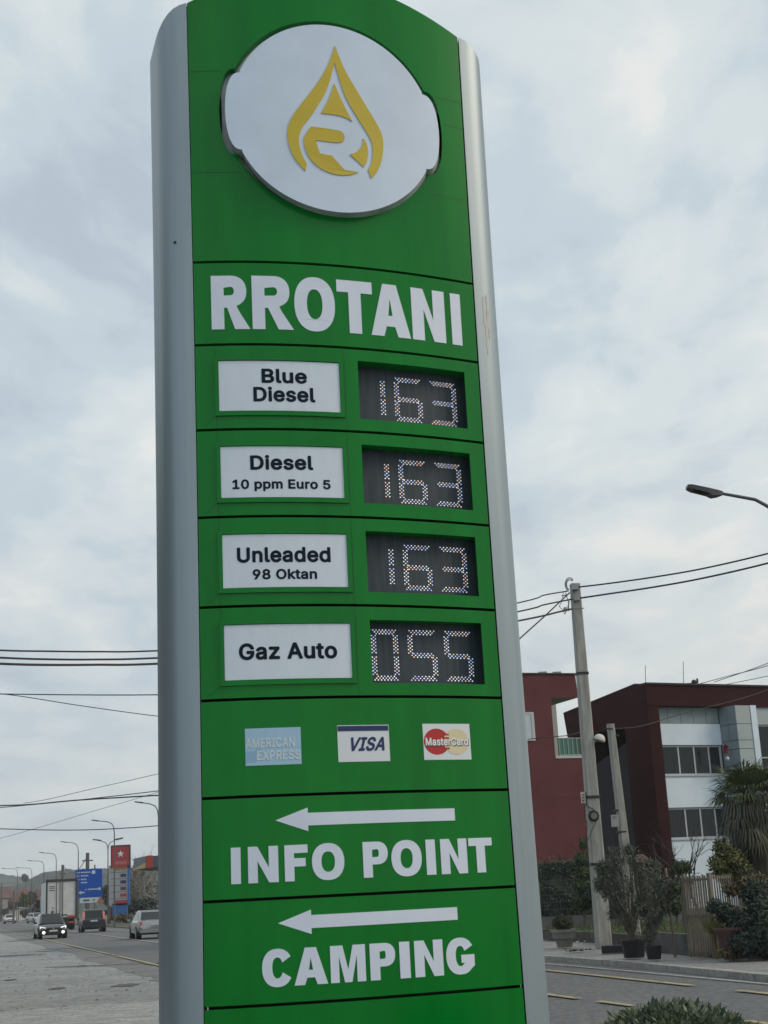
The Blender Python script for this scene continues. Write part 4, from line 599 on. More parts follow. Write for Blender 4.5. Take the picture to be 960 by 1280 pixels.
# kerb, each stone on its own, and the pavement behind it
KB = struct(obj('kerb', (lambda b: [b.box(((kerbx(y0)+kerbx(y1))/2+.07, (y0+y1)/2, -.02), (.12, math.hypot(y1-y0, kerbx(y1)-kerbx(y0)), .1), rz=math.atan((kerbx(y0)-kerbx(y1))/(y1-y0))) for y0, y1 in zip(YS[3:26:1], YS[4:27:1])] and b)(B()), mat('mortar_dark', (.10, .10, .095), .95)))
y = 17.0; first = None
bk = B(); bk.box((0, 0, 0), (.22, .985, .12)); 
while y < 62:
    dx = kerbx(y+1)-kerbx(y); ln = math.hypot(1, dx)
    if first is None: first = obj('kerb_stone', bk, M_KERB, KB); o = first
    else: o = first.copy(); COL.objects.link(o); o.parent = KB
    o.location = ((kerbx(y)+kerbx(y+1/ln))/2+.10, y+.5/ln, .035+rng.uniform(-.004, .004)); o.rotation_euler = (0, rng.uniform(-.01, .01), math.atan(-dx))
    y += 1/ln
WB = [(10, 14), (20, 9.8), (26, 7.9), (28, 7.25), (30.5, 6.05), (34, 5.5), (41, 5.05), (44, 4.15), (50, 3.9), (58, 3.7)]
def wb(y): return lerp(WB, y)
ysp = [14, 17, 20, 23, 26, 28, 29, 30, 30.5, 32, 34, 36, 38, 41, 44, 47, 50, 54, 58]
struct(strip('pavement', lambda y: kerbx(y)+.19, lambda y: wb(y)+.1, .088, M_PAVE, ysp, 3))
struct(strip('verge', lambda y: kerbx(y)+.19, lambda y: kerbx(y)+60, .05, M_EARTH, YS[18:]))
M_GARD = groundmat('garden_grass_ground', (.045, .075, .025), (.085, .10, .045), .8, 9, (.12, .10, .07), .62, .95, .8, 20)
struct(strip('garden_ground', lambda y: wb(y)+.12, lambda y: 45, .36, M_GARD, ysp+[62, 70, 95]))
M_WALL = mat('mossy_concrete', (.05, .054, .05), .9, var=.35, vscale=2.2, bump=.4, bscale=20, col2=(.085, .088, .082))
def wallrun(name, ys, z1, th, m, lab):
    b = B()
    for y0, y1 in zip(ys[:-1], ys[1:]):
        x0, x1 = wb(y0), wb(y1); d = V((x1-x0, y1-y0)); n = V((d.y, -d.x)).normalized()*th
        za, zb = z1(y0), z1(y1)
        b.add([(x0, y0, .0), (x1, y1, .0), (x1+n.x, y1+n.y, .0), (x0+n.x, y0+n.y, 0), (x0, y0, za), (x1, y1, zb), (x1+n.x, y1+n.y, zb), (x0+n.x, y0+n.y, za)], [(0, 1, 5, 4), (4, 5, 6, 7), (1, 2, 6, 5), (2, 3, 7, 6), (3, 0, 4, 7)])
    return tag(obj(name, b, m), lab, 'wall')
wallrun('retaining_wall', [26, 28, 29.2, 30.5, 31.2, 32.5, 34], lambda y: .52, .18, M_WALL, 'dark mossy low wall between the black plant pots and the slatted fence')
wallrun('garden_kerb_wall', [34.3, 36, 38, 39.5, 41, 44, 48], lambda y: .44-.10*(y-34)/10, .2, mat('brown_stone_wall', (.065, .06, .05), .9, var=.4, vscale=5, bump=.6, bscale=14), 'low rough stone edging behind the concrete planter and the large pole')
# stones and rubbish lying by the edging
b = B()
for (u, v) in ((722, 1178), (727, 1180), (731, 1177), (725, 1175), (763, 1181), (770, 1183), (775, 1178), (767, 1177)):
    p = gnd(u, v, .12); r_ = rng.uniform(.025, .055); b.lathe(p, [(r_*.9, 0), (r_, r_*.4), (r_*.5, r_*.8)], 6)
tag(obj('white_stones', b, mat('white_stone', (.5, .5, .47), .8, var=.2, vscale=20)), 'white stones lying on the pavement at the foot of the large pole', 'stones')['kind'] = 'stuff'
b = B(); p = gnd(722, 1189, .12)
for _ in range(60):
    q = p+V((rng.gauss(0, .16), rng.gauss(0, .25), .01+.03*rng.random())); a = rng.uniform(0, 3); e = V((cos(a), sin(a), rng.uniform(-.3, .3)))*.06; f_ = V((-sin(a), cos(a), .3))*.03; b.quad(q-e, q-f_, q+e, q+f_)
tag(obj('leaf_litter', b, mat('brown_dead_leaves', (.07, .055, .04), .9)), 'small heap of dead leaves on the pavement before the planter', 'leaves')['kind'] = 'stuff'
# ================================================================ VEGETATION HELPERS
def leafmat(name, c, c2, rough=.6):
    m = mat(name, c, rough, var=.12, vscale=2.5, col2=c2, spec=.3); return m
def leaves(b, c, r, n, size, asp=.4, rng=rng, shell=.55, droop=0., mi=0, up=0.):
    c = V(c); r = V(r) if not isinstance(r, (int, float)) else V((r, r, r))
    for _ in range(n):
        d = V((rng.gauss(0, 1), rng.gauss(0, 1), rng.gauss(0, 1))).normalized(); k = shell+(1-shell)*rng.random()**.7; k *= 1+.12*MN.noise(d*3+c)*2
        p = c+V((d.x*r.x, d.y*r.y, d.z*r.z))*k
        a = V((rng.gauss(0, 1), rng.gauss(0, 1), rng.gauss(0, 1)-droop+up)).normalized(); s = a.cross(d+V((.1, .2, .3))).normalized(); L_ = size*rng.uniform(.6, 1.35)
        b.add([p, p+a*L_*.5+s*L_*asp*.5, p+a*L_, p+a*L_*.5-s*L_*asp*.5], [(0, 1, 2, 3)], mi if not isinstance(mi, tuple) else rng.choice(mi))
    return b
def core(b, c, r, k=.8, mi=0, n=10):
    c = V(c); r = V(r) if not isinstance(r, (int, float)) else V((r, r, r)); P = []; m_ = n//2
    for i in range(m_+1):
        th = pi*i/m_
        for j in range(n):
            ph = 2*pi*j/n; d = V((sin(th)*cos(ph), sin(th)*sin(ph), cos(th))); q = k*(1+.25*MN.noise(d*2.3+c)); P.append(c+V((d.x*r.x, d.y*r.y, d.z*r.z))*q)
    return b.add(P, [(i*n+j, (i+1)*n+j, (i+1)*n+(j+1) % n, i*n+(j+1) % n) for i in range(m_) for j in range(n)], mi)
def branches(b, p, d, L_, r, depth, rng, spread=.5, n=3, droop=0.):
    pts = [p]; q = V(p); dd = V(d).normalized()
    for i in range(4): dd = (dd+V((rng.gauss(0, .12), rng.gauss(0, .12), rng.gauss(0, .08)-droop))).normalized(); q = q+dd*L_/4; pts.append(q.copy())
    b.tube(pts, [r*(1-.45*i/4) for i in range(5)], 5 if depth > 1 else 3, cap=False)
    if depth <= 0: return
    for k in range(n):
        i = rng.choice((2, 3, 4)); nd_ = (dd+V((rng.gauss(0, spread), rng.gauss(0, spread), rng.gauss(.1, spread*.6)))).normalized(); branches(b, pts[i], nd_, L_*rng.uniform(.5, .75), r*.5, depth-1, rng, spread, n, droop)
BARK = mat('grey_brown_bark', (.11, .095, .08), .9, var=.3, vscale=8, bump=.5, bscale=30)
BARKD = mat('dark_bark', (.05, .045, .04), .9, var=.3, vscale=8)
LF_DARK = leafmat('dark_blue_green_leaves', (.022, .040, .034), (.045, .068, .052)); LF_MID = leafmat('mid_green_leaves', (.035, .062, .022), (.062, .095, .038))
LF_OLIVE = leafmat('grey_olive_leaves', (.062, .078, .058), (.115, .13, .098)); LF_YEL = leafmat('yellow_green_leaves', (.10, .115, .030), (.17, .17, .05))
LF_GREY = leafmat('silvery_hedge_leaves', (.06, .085, .055), (.12, .15, .10)); LF_BROWN = leafmat('dry_brown_leaves', (.085, .065, .035), (.14, .11, .055)); LF_PALM = leafmat('palm_leaves', (.045, .07, .028), (.09, .115, .045))
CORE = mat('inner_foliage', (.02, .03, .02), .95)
# ================================================================ RIGHT SIDE: POLES, GARDEN, BUILDINGS
M_CONC = mat('weathered_concrete_pole', (.25, .26, .245), .88, var=.16, vscale=1.6, bump=.35, bscale=30, streak=(5, 5, .8), col2=(.33, .33, .315))
M_BLACK = mat('black_cable', (.012, .013, .015), .6); M_METAL = mat('grey_steel', (.28, .29, .30), .5, metal=.5)
def square_pole(b, base, top, w0, w1, rz):
    base, top = V(base), V(top); n = 8; P = []; fr = 7
    for i in range(fr+1):
        t = i/fr; c = base.lerp(top, t); w = w0+(w1-w0)*t
        for (dx, dy) in ((-1, -.8), (-.8, -1), (.8, -1), (1, -.8), (1, .8), (.8, 1), (-.8, 1), (-1, .8)):
            x, y = dx*w/2, dy*w/2; P.append((c.x+x*cos(rz)-y*sin(rz), c.y+x*sin(rz)+y*cos(rz), c.z))
    return b.add(P, [(i*n+k, i*n+(k+1) % n, (i+1)*n+(k+1) % n, (i+1)*n+k) for i in range(fr) for k in range(n)]+[tuple(fr*n+k for k in range(n))])
PB = V((4.84, 36.9, .10)); PT = at(718.5, 730, 36.9)
POLE = thing('utility_pole', 'large grey concrete utility pole with coiled cable and round white lamp, on the far pavement', 'utility pole', PB)
pole_o = obj('pole_shaft', square_pole(B(), PB, PT, .36, .235, .12), M_CONC, POLE)
for (v, w) in ((842, .275), (1081, .345), (997, .33)):
    b = B(); t = (V(at(730, v, 36.9)).z-PB.z)/(PT.z-PB.z); c = PB.lerp(PT, t); square_pole(b, c-V((0, 0, .03)), c+V((0, 0, .03)), w+.03, w+.03, .12); obj('strap', b, M_BLACK, POLE)
b = B(); c = at(742, 1020, 36.68)
for k in range(4):
    r_ = .125-.012*k; b.tube([c+V((r_*cos(2*pi*i/20), -.02*k, r_*1.05*sin(2*pi*i/20))) for i in range(21)], .011, 5, cap=False)
b.tube([at(732, 1005, 36.7), at(736, 1009, 36.65), at(741, 1011, 36.65), at(744, 1015, 36.66)], .014, 5); b.tube([at(732, 1007, 36.7), at(730, 1016, 36.72), at(734, 1030, 36.7), at(733, 1060, 36.7)], .009, 5)
b.tube([at(746, 1024, 36.68), at(740, 1038, 36.66), at(735, 1050, 36.68)], .008, 4)
obj('cable_coil', b, M_BLACK, POLE)
b = B(); b.box(at(729, 997, 36.85), (.10, .16, .27)); bx = obj('junction_box', b, mat('pinkish_white_plastic', (.50, .44, .42), .6, var=.1, vscale=15), POLE)
for k in range(3): b = B(); b.box(at(729, 993.5+3.6*k, 36.76), (.05, .01, .022)); obj('slot', b, M_BLACK, bx)
b = B(); c = at(749, 925, 36.8); Mx = Matrix.Rotation(.35, 3, 'Y')
b.lathe(c, [(.135, -.02), (.15, 0), (.145, .05), (.12, .10), (.07, .14), (.0, .155)], 14, M=Mx); obj('lamp_cover', b, mat('milky_lamp_cover', (.56, .55, .52), .5, var=.08, vscale=9), POLE, smooth=True)
b = B(); b.tube([at(741, 930, 36.8), at(744, 926, 36.8), c+V((0, 0, -.02))], .03, 6); obj('lamp_arm', b, M_METAL, POLE)
# tangle of wire and fittings at the pole head
b = B(); h0 = at(712, 730, 36.8)
for k in range(3):
    r_ = .11+.025*k; cc = at(712.5, 731, 36.75-.03*k)
    b.tube([cc+V((r_*cos(a)*.8, 0, r_*1.2*sin(a))) for a in [R(40+26*i) for i in range(9)]], .009, 4, cap=False)
for (p, q, r_) in (((707, 741), (711, 764), .010), ((704, 740), (699, 758), .008), ((699, 758), (706, 768), .008), ((706, 768), (712, 748), .008), ((711, 752), (706, 762), .008), ((702, 745), (712, 741), .012)):
    b.tube([at(*p, 36.75), (V(at(*p, 36.75))+V(at(*q, 36.75)))/2+V((.03, -.03, -.02)), at(*q, 36.75)], r_, 4, cap=False)
obj('wire_tangle', b, M_BLACK, POLE)
b = B(); b.box(at(719, 734, 36.72), (.16, .12, .14)); obj('bracket', b, M_METAL, POLE); b = B(); b.box(at(721, 748, 36.72), (.16, .12, .12)); obj('bracket', b, M_METAL, POLE); b = B(); b.tube([at(714, 760.5, 36.7), at(730, 760.3, 36.7)], .014, 5); obj('bracket', b, M_METAL, POLE); b = B(); b.lathe(at(706.5, 761.5, 36.72), [(.03, -.06), (.05, -.02), (.05, .02), (.03, .05)], 8); obj('insulator', b, M_METAL, POLE)
# second pole
P2T = at(763, 905, 38.3); P2B = V((5.86, 38.4, .36))
PL2 = thing('utility_pole', 'thin leaning concrete pole with a small grey box, behind the potted olive trees', 'utility pole', P2B)
obj('pole_shaft', square_pole(B(), P2B, P2T, .25, .17, .2), M_CONC, PL2)
b = B(); b.box(at(768.5, 1026, 38.0), (.17, .14, .30)); bx = obj('meter_box', b, mat('pale_grey_box', (.36, .37, .36), .6, var=.1, vscale=8), PL2)
b = B(); b.box(at(768.5, 1021, 37.92), (.10, .01, .05)); obj('box_label', b, M_METAL, bx)
for (u, v) in ((767, 920), (773, 1013), (776.5, 1040)):
    b = B(); c = at(u, v, 38.35); square_pole(b, c-V((0, 0, .02)), c+V((0, 0, .02)), .235, .235, .2); obj('strap', b, M_BLACK, PL2)
b = B(); b.tube([at(756, 911, 38.2), at(766, 911, 38.15)], .02, 5); obj('bracket', b, M_BLACK, PL2)
# street lamp on the right: its pole stands just outside the frame
def lampshape(base, H, reach, lampmat, label, head=1., group=None, two=False, r0=.07, dirn=-1):
    t = thing('street_lamp', label, 'street lamp', base, group); base = V(base)
    b = B(); d = V((dirn, .05, 0)).normalized()
    arm = [base, base+V((0, 0, H*.5)), base+V((0, 0, H*.86)), base+V((0, 0, H*.92))+d*.06, base+V((0, 0, H*.955))+d*.25, base+V((0, 0, H*.972))+d*.6, base+V((0, 0, H*.985))+d*(reach-.75)]
    b.tube(arm, [r0*1.15, r0*.9, r0*.7, r0*.62, r0*.58, r0*.55, r0*.5], 7)
    if two: b.tube([base+V((0, 0, H*.86))]+[base+V((0, 0, H*z))-d*x for z, x in ((.92, .06), (.955, .25), (.972, .6), (.985, reach-.75))], r0*.6, 6)
    obj('lamp_pole', b, lampmat, t)
    for s_ in ((1, -1) if two else (1,)):
        b = B(); a = base+V((0, 0, H*.985))+d*s_*(reach-.8); e = d*s_; up = V((0, 0, 1)); sd_ = e.cross(up)
        P = []
        for x, w, z0, z1 in ((0, .06, -.04, .05), (.12, .10, -.10, .06), (.22, .13, -.07, .075), (.55, .15, -.035, .085), (.80, .14, -.02, .10), (.86, .10, .01, .09)):
            c = a+e*x*head+up*x*.10*head
            for (sx, z) in ((-1, z0), (1, z0), (1, z1), (-1, z1)): P.append(c+sd_*sx*w*head+up*z*head)
        b.add(P, [(i*4+k, i*4+(k+1) % 4, (i+1)*4+(k+1) % 4, (i+1)*4+k) for i in range(5) for k in range(4)]+[(3, 2, 1, 0), (20, 21, 22, 23)])
        hd = obj('lamp_head', b, mat('dark_grey_luminaire', (.05, .055, .06), .5), t)
        b = B(); c0 = a+e*.25*head; c1 = a+e*.78*head; b.quad(c0+sd_*.1*head-up*.055*head, c0-sd_*.1*head-up*.055*head, c1-sd_*.1*head+up*.045*head, c1+sd_*.1*head+up*.045*head)
        obj('lens', b, mat('lamp_lens', (.25, .27, .28), .2), hd)
    return t
DKMET = mat('dark_grey_lamp_metal', (.09, .10, .105), .5, metal=.3)
_t = at(858, 609, 27.5); LR = thing('street_lamp', 'dark curved street lamp arm reaching in from the right edge of the picture', 'street lamp', (8.15, 27.5, .12))
pts = [V((8.15, 27.5, .12)), V((8.13, 27.5, 4)), at(978, 650, 27.5)+V((.25, 0, -.4)), at(972, 641, 27.5), at(958, 632, 27.5), at(944, 624.5, 27.5), at(925, 621, 27.5), at(900, 616.5, 27.5)]
pts[1] = V((pts[2].x+.02, 27.5, 4)); pts[0] = V((pts[2].x+.03, 27.5, .12))
obj('lamp_pole', B().tube(pts, [.09, .075, .05, .042, .038, .036, .034, .032], 8), DKMET, LR, smooth=True)
b = B(); P = []
for (u, v0, v1, w) in ((903, 615, 618.8, .06), (897, 614, 620.5, .10), (890, 613, 621.3, .13), (884, 612, 618.0, .15), (864, 607.8, 613.0, .15), (858.5, 607.3, 610.8, .11)):
    for (dy, v) in ((-w, v1), (w, v1), (w, v0), (-w, v0)): P.append(at(u, v, 27.5)+V((0, dy, 0)))
b.add(P, [(i*4+k, i*4+(k+1) % 4, (i+1)*4+(k+1) % 4, (i+1)*4+k) for i in range(5) for k in range(4)]+[(3, 2, 1, 0), (20, 21, 22, 23)]); hd = obj('lamp_head', b, mat('dark_grey_luminaire', (.05, .055, .06), .5), LR)
b = B(); b.quad(at(866, 614.2, 27.4), at(883, 618.6, 27.4), at(883, 618.6, 27.6), at(866, 614.2, 27.6)); obj('lens', b, mat('lamp_lens', (.25, .27, .28), .2), hd)
# cables
def cable(label, pts, r, n=5, cat='cable', group=None):
    P = [V(p) for p in pts]; Q = []
    for i in range(len(P)-1):
        p0, p1, p2, p3 = P[max(i-1, 0)], P[i], P[i+1], P[min(i+2, len(P)-1)]
        for k in range(6):
            t = k/6; Q.append(.5*((2*p1)+(-p0+p2)*t+(2*p0-5*p1+4*p2-p3)*t*t+(-p0+3*p1-3*p2+p3)*t**3))
    Q.append(P[-1]); return tag(obj('overhead_cable', B().tube(Q, r, n), M_BLACK, loc=P[0]), label, cat, group)
A_ = at
cable('upper black cable running right from the large concrete pole head', [A_(722, 734, 36.8), A_(760, 729.5, 36), A_(820, 721, 34.8), A_(880, 710.5, 33.5), A_(960, 692, 32), A_(1080, 660, 29.5)], .021)
cable('lower black cable running right from the large concrete pole head', [A_(723, 748, 36.8), A_(760, 742.5, 36), A_(820, 733.5, 34.8), A_(880, 722.5, 33.5), A_(960, 704, 32), A_(1080, 671, 29.5)], .023)
cable('topmost of the black cables running left from the concrete pole head behind the sign', [A_(709, 739, 36.8), A_(680, 744, 36), A_(648, 753.5, 35), A_(420, 802, 31), A_(199, 813.3, 28), A_(120, 814.5, 27), A_(60, 814, 26), A_(0, 812.8, 25), A_(-120, 806, 23.5)], .017)
cable('middle of the black cables running left from the concrete pole head behind the sign', [A_(715, 749, 36.8), A_(680, 756, 36), A_(648, 764.5, 35), A_(420, 811, 31), A_(199, 822.3, 28), A_(120, 824.3, 27), A_(60, 824, 26), A_(0, 822, 25), A_(-120, 815, 23.5)], .020)
cable('thick lowest black cable running left behind the sign', [A_(715, 761, 36.8), A_(700, 764.5, 36.5), A_(648, 776, 35), A_(420, 818, 31), A_(199, 829.5, 28), A_(120, 830.8, 27), A_(60, 831, 26), A_(0, 829.5, 25), A_(-120, 823, 23.5)], .024)
cable('black cable dropping steeply left from the concrete pole head', [A_(712, 741, 36.8), A_(698, 754, 36.2), A_(680, 771, 35.5), A_(650, 798, 34), A_(560, 880, 30)], .018)
cable('thin grey cable crossing level above the left roadside', [A_(-80, 865, 60), A_(0, 867.5, 60), A_(199, 868.5, 60), A_(420, 862, 60)], .024)
cable('thin cable sloping down to the right on the left of the sign', [A_(-80, 862, 50), A_(8, 868, 51), A_(100, 882, 53), A_(199, 895.5, 56), A_(330, 910, 60)], .016)
cable('dark cable rising slightly to the right above the distant lamps', [A_(-60, 1009, 90), A_(0, 1007, 88), A_(40, 1005.5, 86), A_(100, 1000, 84), A_(199, 994, 80), A_(330, 985, 75)], .040)
cable('thin cable just above the dark one over the distant lamps', [A_(-60, 1015, 88), A_(0, 1009.5, 86), A_(60, 1004, 84), A_(130, 996.5, 82), A_(199, 988.5, 80), A_(330, 972, 75)], .025)
cable('thin cable rising to the right over the distant road', [A_(30, 1004, 120), A_(60, 999, 118), A_(120, 985, 112), A_(199, 967, 105), A_(330, 935, 95)], .022)
cable('dark cable crossing the road just above the star price sign', [A_(-60, 1034, 120), A_(0, 1036, 120), A_(60, 1037.5, 120), A_(110, 1037.3, 120), A_(150, 1035.5, 120), A_(199, 1032, 120), A_(330, 1020, 120)], .038)
cable('faint cable slanting up to the right over the hills', [A_(-60, 1062, 160), A_(0, 1048, 155), A_(60, 1031, 150), A_(120, 1013, 140), A_(175, 997, 130), A_(330, 950, 110)], .022)
cable('thin wire rising to the right above the dark red roof', [A_(893, 852.5, 66), A_(930, 840, 60), A_(960, 829, 55), A_(1060, 790, 45)], .016)
cable('second thin wire rising to the right above the dark red roof', [A_(870, 856, 66), A_(915, 844, 60), A_(960, 832, 55), A_(1060, 800, 45)], .016)
cable('third thin wire nearest the dark red roof', [A_(900, 857, 66), A_(960, 845, 58), A_(1060, 822, 48)], .014)
cable('dark drop wire running across the white facade from the thin pole', [A_(767, 911, 38.3), A_(800, 908, 39), A_(840, 896, 41), A_(880, 885, 43), A_(920, 875, 45), A_(960, 862, 47), A_(1060, 825, 52)], .013)
cable('wire between the red house and the large pole', [A_(660, 924, 56), A_(690, 921, 50), A_(712, 919, 43), A_(735, 912, 37.1)], .015)
# --- slatted wooden gate
WOOD = mat('weathered_grey_wood', (.175, .155, .125), .85, var=.25, vscale=4, streak=(8, 8, 1), bump=.3, bscale=30)
def slatfence(label, A, Bp, zb, zt, n, rails, posts=True, zlow=None):
    t = thing('slatted_fence', label, 'fence', (A.x, A.y, zb)); d = (Bp-A); L_ = d.length; e = d.normalized(); ang = math.atan2(e.y, e.x)
    first = None
    for i in range(n):
        p = A+d*((i+.5)/n); b = B(); jz = rng.uniform(-.02, .02); b.box((p.x, p.y, (zb+zt)/2+jz), (.032, .022, zt-zb), rz=ang, M=Matrix.Rotation(ang, 3, 'Z') @ Matrix.Rotation(rng.uniform(-.012, .012), 3, 'Y')); obj('slat', b, WOOD, t)
    for z in rails: b = B(); b.box((*(A+d*.5+V((-e.y, e.x))*.025), z), (L_, .03, .05), rz=ang); obj('rail', b, WOOD, t)
    for q in (A, Bp) if posts else (): b = B(); b.box((*(q+V((-e.y, e.x))*.03), (zb+zt)/2+.02), (.07, .07, zt-zb+.04), rz=ang); obj('post', b, WOOD, t)
    return t
g0 = gnd(863, 1197, .12); g1 = gnd(895, 1199, .12); g0 = V((g0.x, 30.2)); g1 = V((at(895, 1190, 29.6).x, 29.6))
slatfence('weathered wooden slat fence panel standing beside the terracotta pot', g0, g1, .14, 1.70, 11, (1.62, .92, .22))
g2 = at(948, 1110, 33.5).xy
slatfence('longer wooden slat fence panel running back behind the shrubs', g1+V((.05, .05)), g2, .80, 1.70, 22, (1.64, .9))
b = B(); b.tube([gnd(844, 1196, .12), at(838, 1140, 30.4), at(832, 1085, 30.5)], .028, 6); tag(obj('wooden_stake', b, WOOD, loc=gnd(844, 1196, .12)), 'leaning brown wooden stake between the black pots and the slatted fence', 'stake')
# --- mesh fence on its own low wall, hedge and topiary behind
fy = 47.; WC = mat('grey_concrete_wall', (.17, .175, .17), .9, var=.2, vscale=2, bump=.3, bscale=20)
b = B(); b.box(((at(670, 1150, fy).x+at(880, 1150, fy).x)/2, fy, .50), (at(880, 1150, fy).x-at(670, 1150, fy).x, .2, .38)); tag(obj('low_wall', b, WC, loc=(7, fy, .3)), 'low grey concrete wall under the wire mesh fence', 'wall')
FN = thing('mesh_fence', 'grey wire mesh fence with slim steel posts in front of the dark hedge', 'fence', (6.5, fy, .6)); FM = mat('galvanised_steel', (.24, .26, .27), .5, metal=.3); FW = mat('dark_wire', (.07, .075, .08), .6)
b0 = B(); b0.box((0, 0, 0), (.07, .07, 1.62)); post0 = None
for u in (680.5, 718, 763, 800, 838, 874):
    p = at(u, 1130, fy-.15)
    if post0 is None: post0 = obj('post', b0, FM, FN); q = post0
    else: q = post0.copy(); COL.objects.link(q); q.parent = FN
    q.location = V((p.x, p.y, 1.10))-WL[FN.name]
b = B(); xa, xb = at(672, 1130, fy).x, at(878, 1130, fy).x
for z in (.72, .92, 1.14, 1.36, 1.58, 1.80): b.box(((xa+xb)/2, fy-.16, z), (xb-xa, .010, .014))
x = xa
while x < xb: b.box((x, fy-.16, 1.26), (.006, .005, 1.1)); x += .10
o = obj('mesh_wires', b, FW, FN); o['kind'] = 'stuff'
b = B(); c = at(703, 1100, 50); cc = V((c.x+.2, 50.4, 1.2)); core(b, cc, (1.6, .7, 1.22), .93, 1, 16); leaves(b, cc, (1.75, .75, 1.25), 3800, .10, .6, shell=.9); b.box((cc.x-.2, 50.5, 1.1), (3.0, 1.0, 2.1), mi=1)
for _ in range(3600):
    s_ = rng.random(); p = V((cc.x+rng.uniform(-1.75, 1.45), 50-.08*rng.random(), rng.uniform(.35, 2.32))) if s_ < .75 else V((cc.x+rng.uniform(-1.75, 1.45), rng.uniform(50, 51), 2.15+.2*rng.random())); a = V((rng.gauss(0, 1), rng.gauss(0, .6), rng.gauss(0, 1))).normalized(); t_ = a.cross(V((0, 1, .2))).normalized(); b.quad(p, p+a*.05+t_*.03, p+a*.10, p+a*.05-t_*.03)
o = obj('hedge', b, [LF_DARK, CORE], loc=(cc.x, 50.4, .36)); tag(o, 'dark clipped hedge behind the mesh fence beside the price sign', 'hedge')
def topiary(label, balls, Y, stem, m=LF_MID, lsz=.07, n=700):
    p = at(stem[0], stem[1], Y); t = thing('topiary_tree', label, 'topiary', (p.x, p.y, .36))
    obj('trunk', B().tube([(p.x, p.y, .3), at(stem[0], balls[0][1], Y)], .05, 6), BARK, t)
    b = B()
    for (u, v, ru, rv) in balls:
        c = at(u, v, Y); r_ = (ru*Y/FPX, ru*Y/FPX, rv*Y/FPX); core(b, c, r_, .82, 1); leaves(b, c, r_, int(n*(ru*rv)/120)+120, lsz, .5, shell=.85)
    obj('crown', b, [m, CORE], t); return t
topiary('cloud pruned conifer with stacked round tiers left of the large pole', [(729, 1055, 5, 7), (728, 1073, 10, 8), (728, 1091, 10, 9), (731, 1107, 14, 9), (729, 1126, 14, 11)], 45, (729, 1140))
topiary('small ball topiary on a thin stem in front of the white facade', [(851, 1085, 13.5, 8.5)], 40, (853, 1140), n=900)
topiary('tall rounded green conifer behind the leaning stake', [(846, 1108, 12, 12), (843, 1128, 15, 14)], 43, (846, 1150))
topiary('small round green bush at the edge of the silver sign profile', [(673, 1094, 5, 9)], 45, (673, 1140))
b = B(); c = at(785, 1122, 44)
for (u, v, r_) in ((745, 1118, 14), (770, 1112, 17), (795, 1108, 18), (818, 1112, 16), (832, 1128, 13), (780, 1132, 16), (808, 1134, 16)):
    q = at(u, v, 44.5); core(b, q, r_*44/FPX, .8, 1); leaves(b, q, r_*44/FPX, 700, .08, .5, shell=.75)
tag(obj('shrub', b, [LF_DARK, CORE], loc=(c.x, 44.5, .36)), 'dark shrubs massed behind the potted olive trees', 'shrub')
b = B()
for _ in range(5200):
    y = rng.uniform(31, 46.6); x = rng.uniform(wb(y)+.2, 10 if y > 33 else 7.6); h_ = rng.uniform(.05, .16); a = rng.uniform(0, 6.3); p = V((x, y, .355)); w_ = V((cos(a), sin(a), 0))*.012; b.add([p-w_, p+w_, p+V((rng.gauss(0, .03), rng.gauss(0, .03), h_))], [(0, 1, 2)])
o = obj('grass', b, leafmat('short_grass', (.05, .085, .025), (.10, .13, .05))); o['kind'] = 'stuff'; tag(o, 'short grass behind the low walls of the garden', 'grass')
# gate pillar
p = at(803, 1100, 46); b = B(); b.box((p.x, 46, .95), (.36, .36, 1.3)); t = thing('gate_pillar', 'pale square pillar with a brown cap behind the olive trees', 'pillar', (p.x, 46, .36)); obj('pillar', b, mat('pale_render', (.30, .30, .28), .9, var=.15, vscale=3), t)
b = B(); b.prism([(p.x-.34, 45.66), (p.x+.34, 45.66), (p.x+.34, 46.34), (p.x-.34, 46.34)], 2.2, 2.45, top=[(p.x-.08, 45.92), (p.x+.08, 45.92), (p.x+.08, 46.08), (p.x-.08, 46.08)]); b.box((p.x, 46, 1.88), (.30, .30, .62)); obj('cap', b, mat('brown_cap', (.10, .065, .045), .8, var=.2, vscale=8), t)
# stepped concrete planter with a ball of box
p = gnd(706, 1184, .12); t = thing('planter', 'stepped grey concrete planter holding a clipped dark bush', 'planter', (p.x, p.y, .12)); k = p.y/FPX
PLM = mat('grey_planter_concrete', (.17, .17, .16), .9, var=.2, vscale=7, bump=.3, bscale=25)
b = B(); b.prism([(p.x-8*k, p.y-8*k), (p.x+8*k, p.y-8*k), (p.x+8*k, p.y+8*k), (p.x-8*k, p.y+8*k)], .12, .12+10*k, top=[(p.x-10*k, p.y-10*k), (p.x+10*k, p.y-10*k), (p.x+10*k, p.y+10*k), (p.x-10*k, p.y+10*k)]); obj('foot', b, PLM, t)
b = B(); q_ = lambda r_: [(p.x-r_*k, p.y-r_*k), (p.x+r_*k, p.y-r_*k), (p.x+r_*k, p.y+r_*k), (p.x-r_*k, p.y+r_*k)]
b.prism(q_(12), .12+10*k, .12+19*k, top=q_(13.6)); b.prism(q_(14.2), .12+17.2*k, .12+20.5*k); obj('bowl', b, PLM, t)
b = B(); c = V((p.x, p.y, .12+28*k)); core(b, c, (12*k, 12*k, 9.5*k), .85, 1); leaves(b, c, (12.5*k, 12.5*k, 10*k), 900, .05, .6, shell=.88); o = obj('box_ball', b, [leafmat('dark_box_leaves', (.025, .032, .012), (.05, .055, .025)), CORE], t)
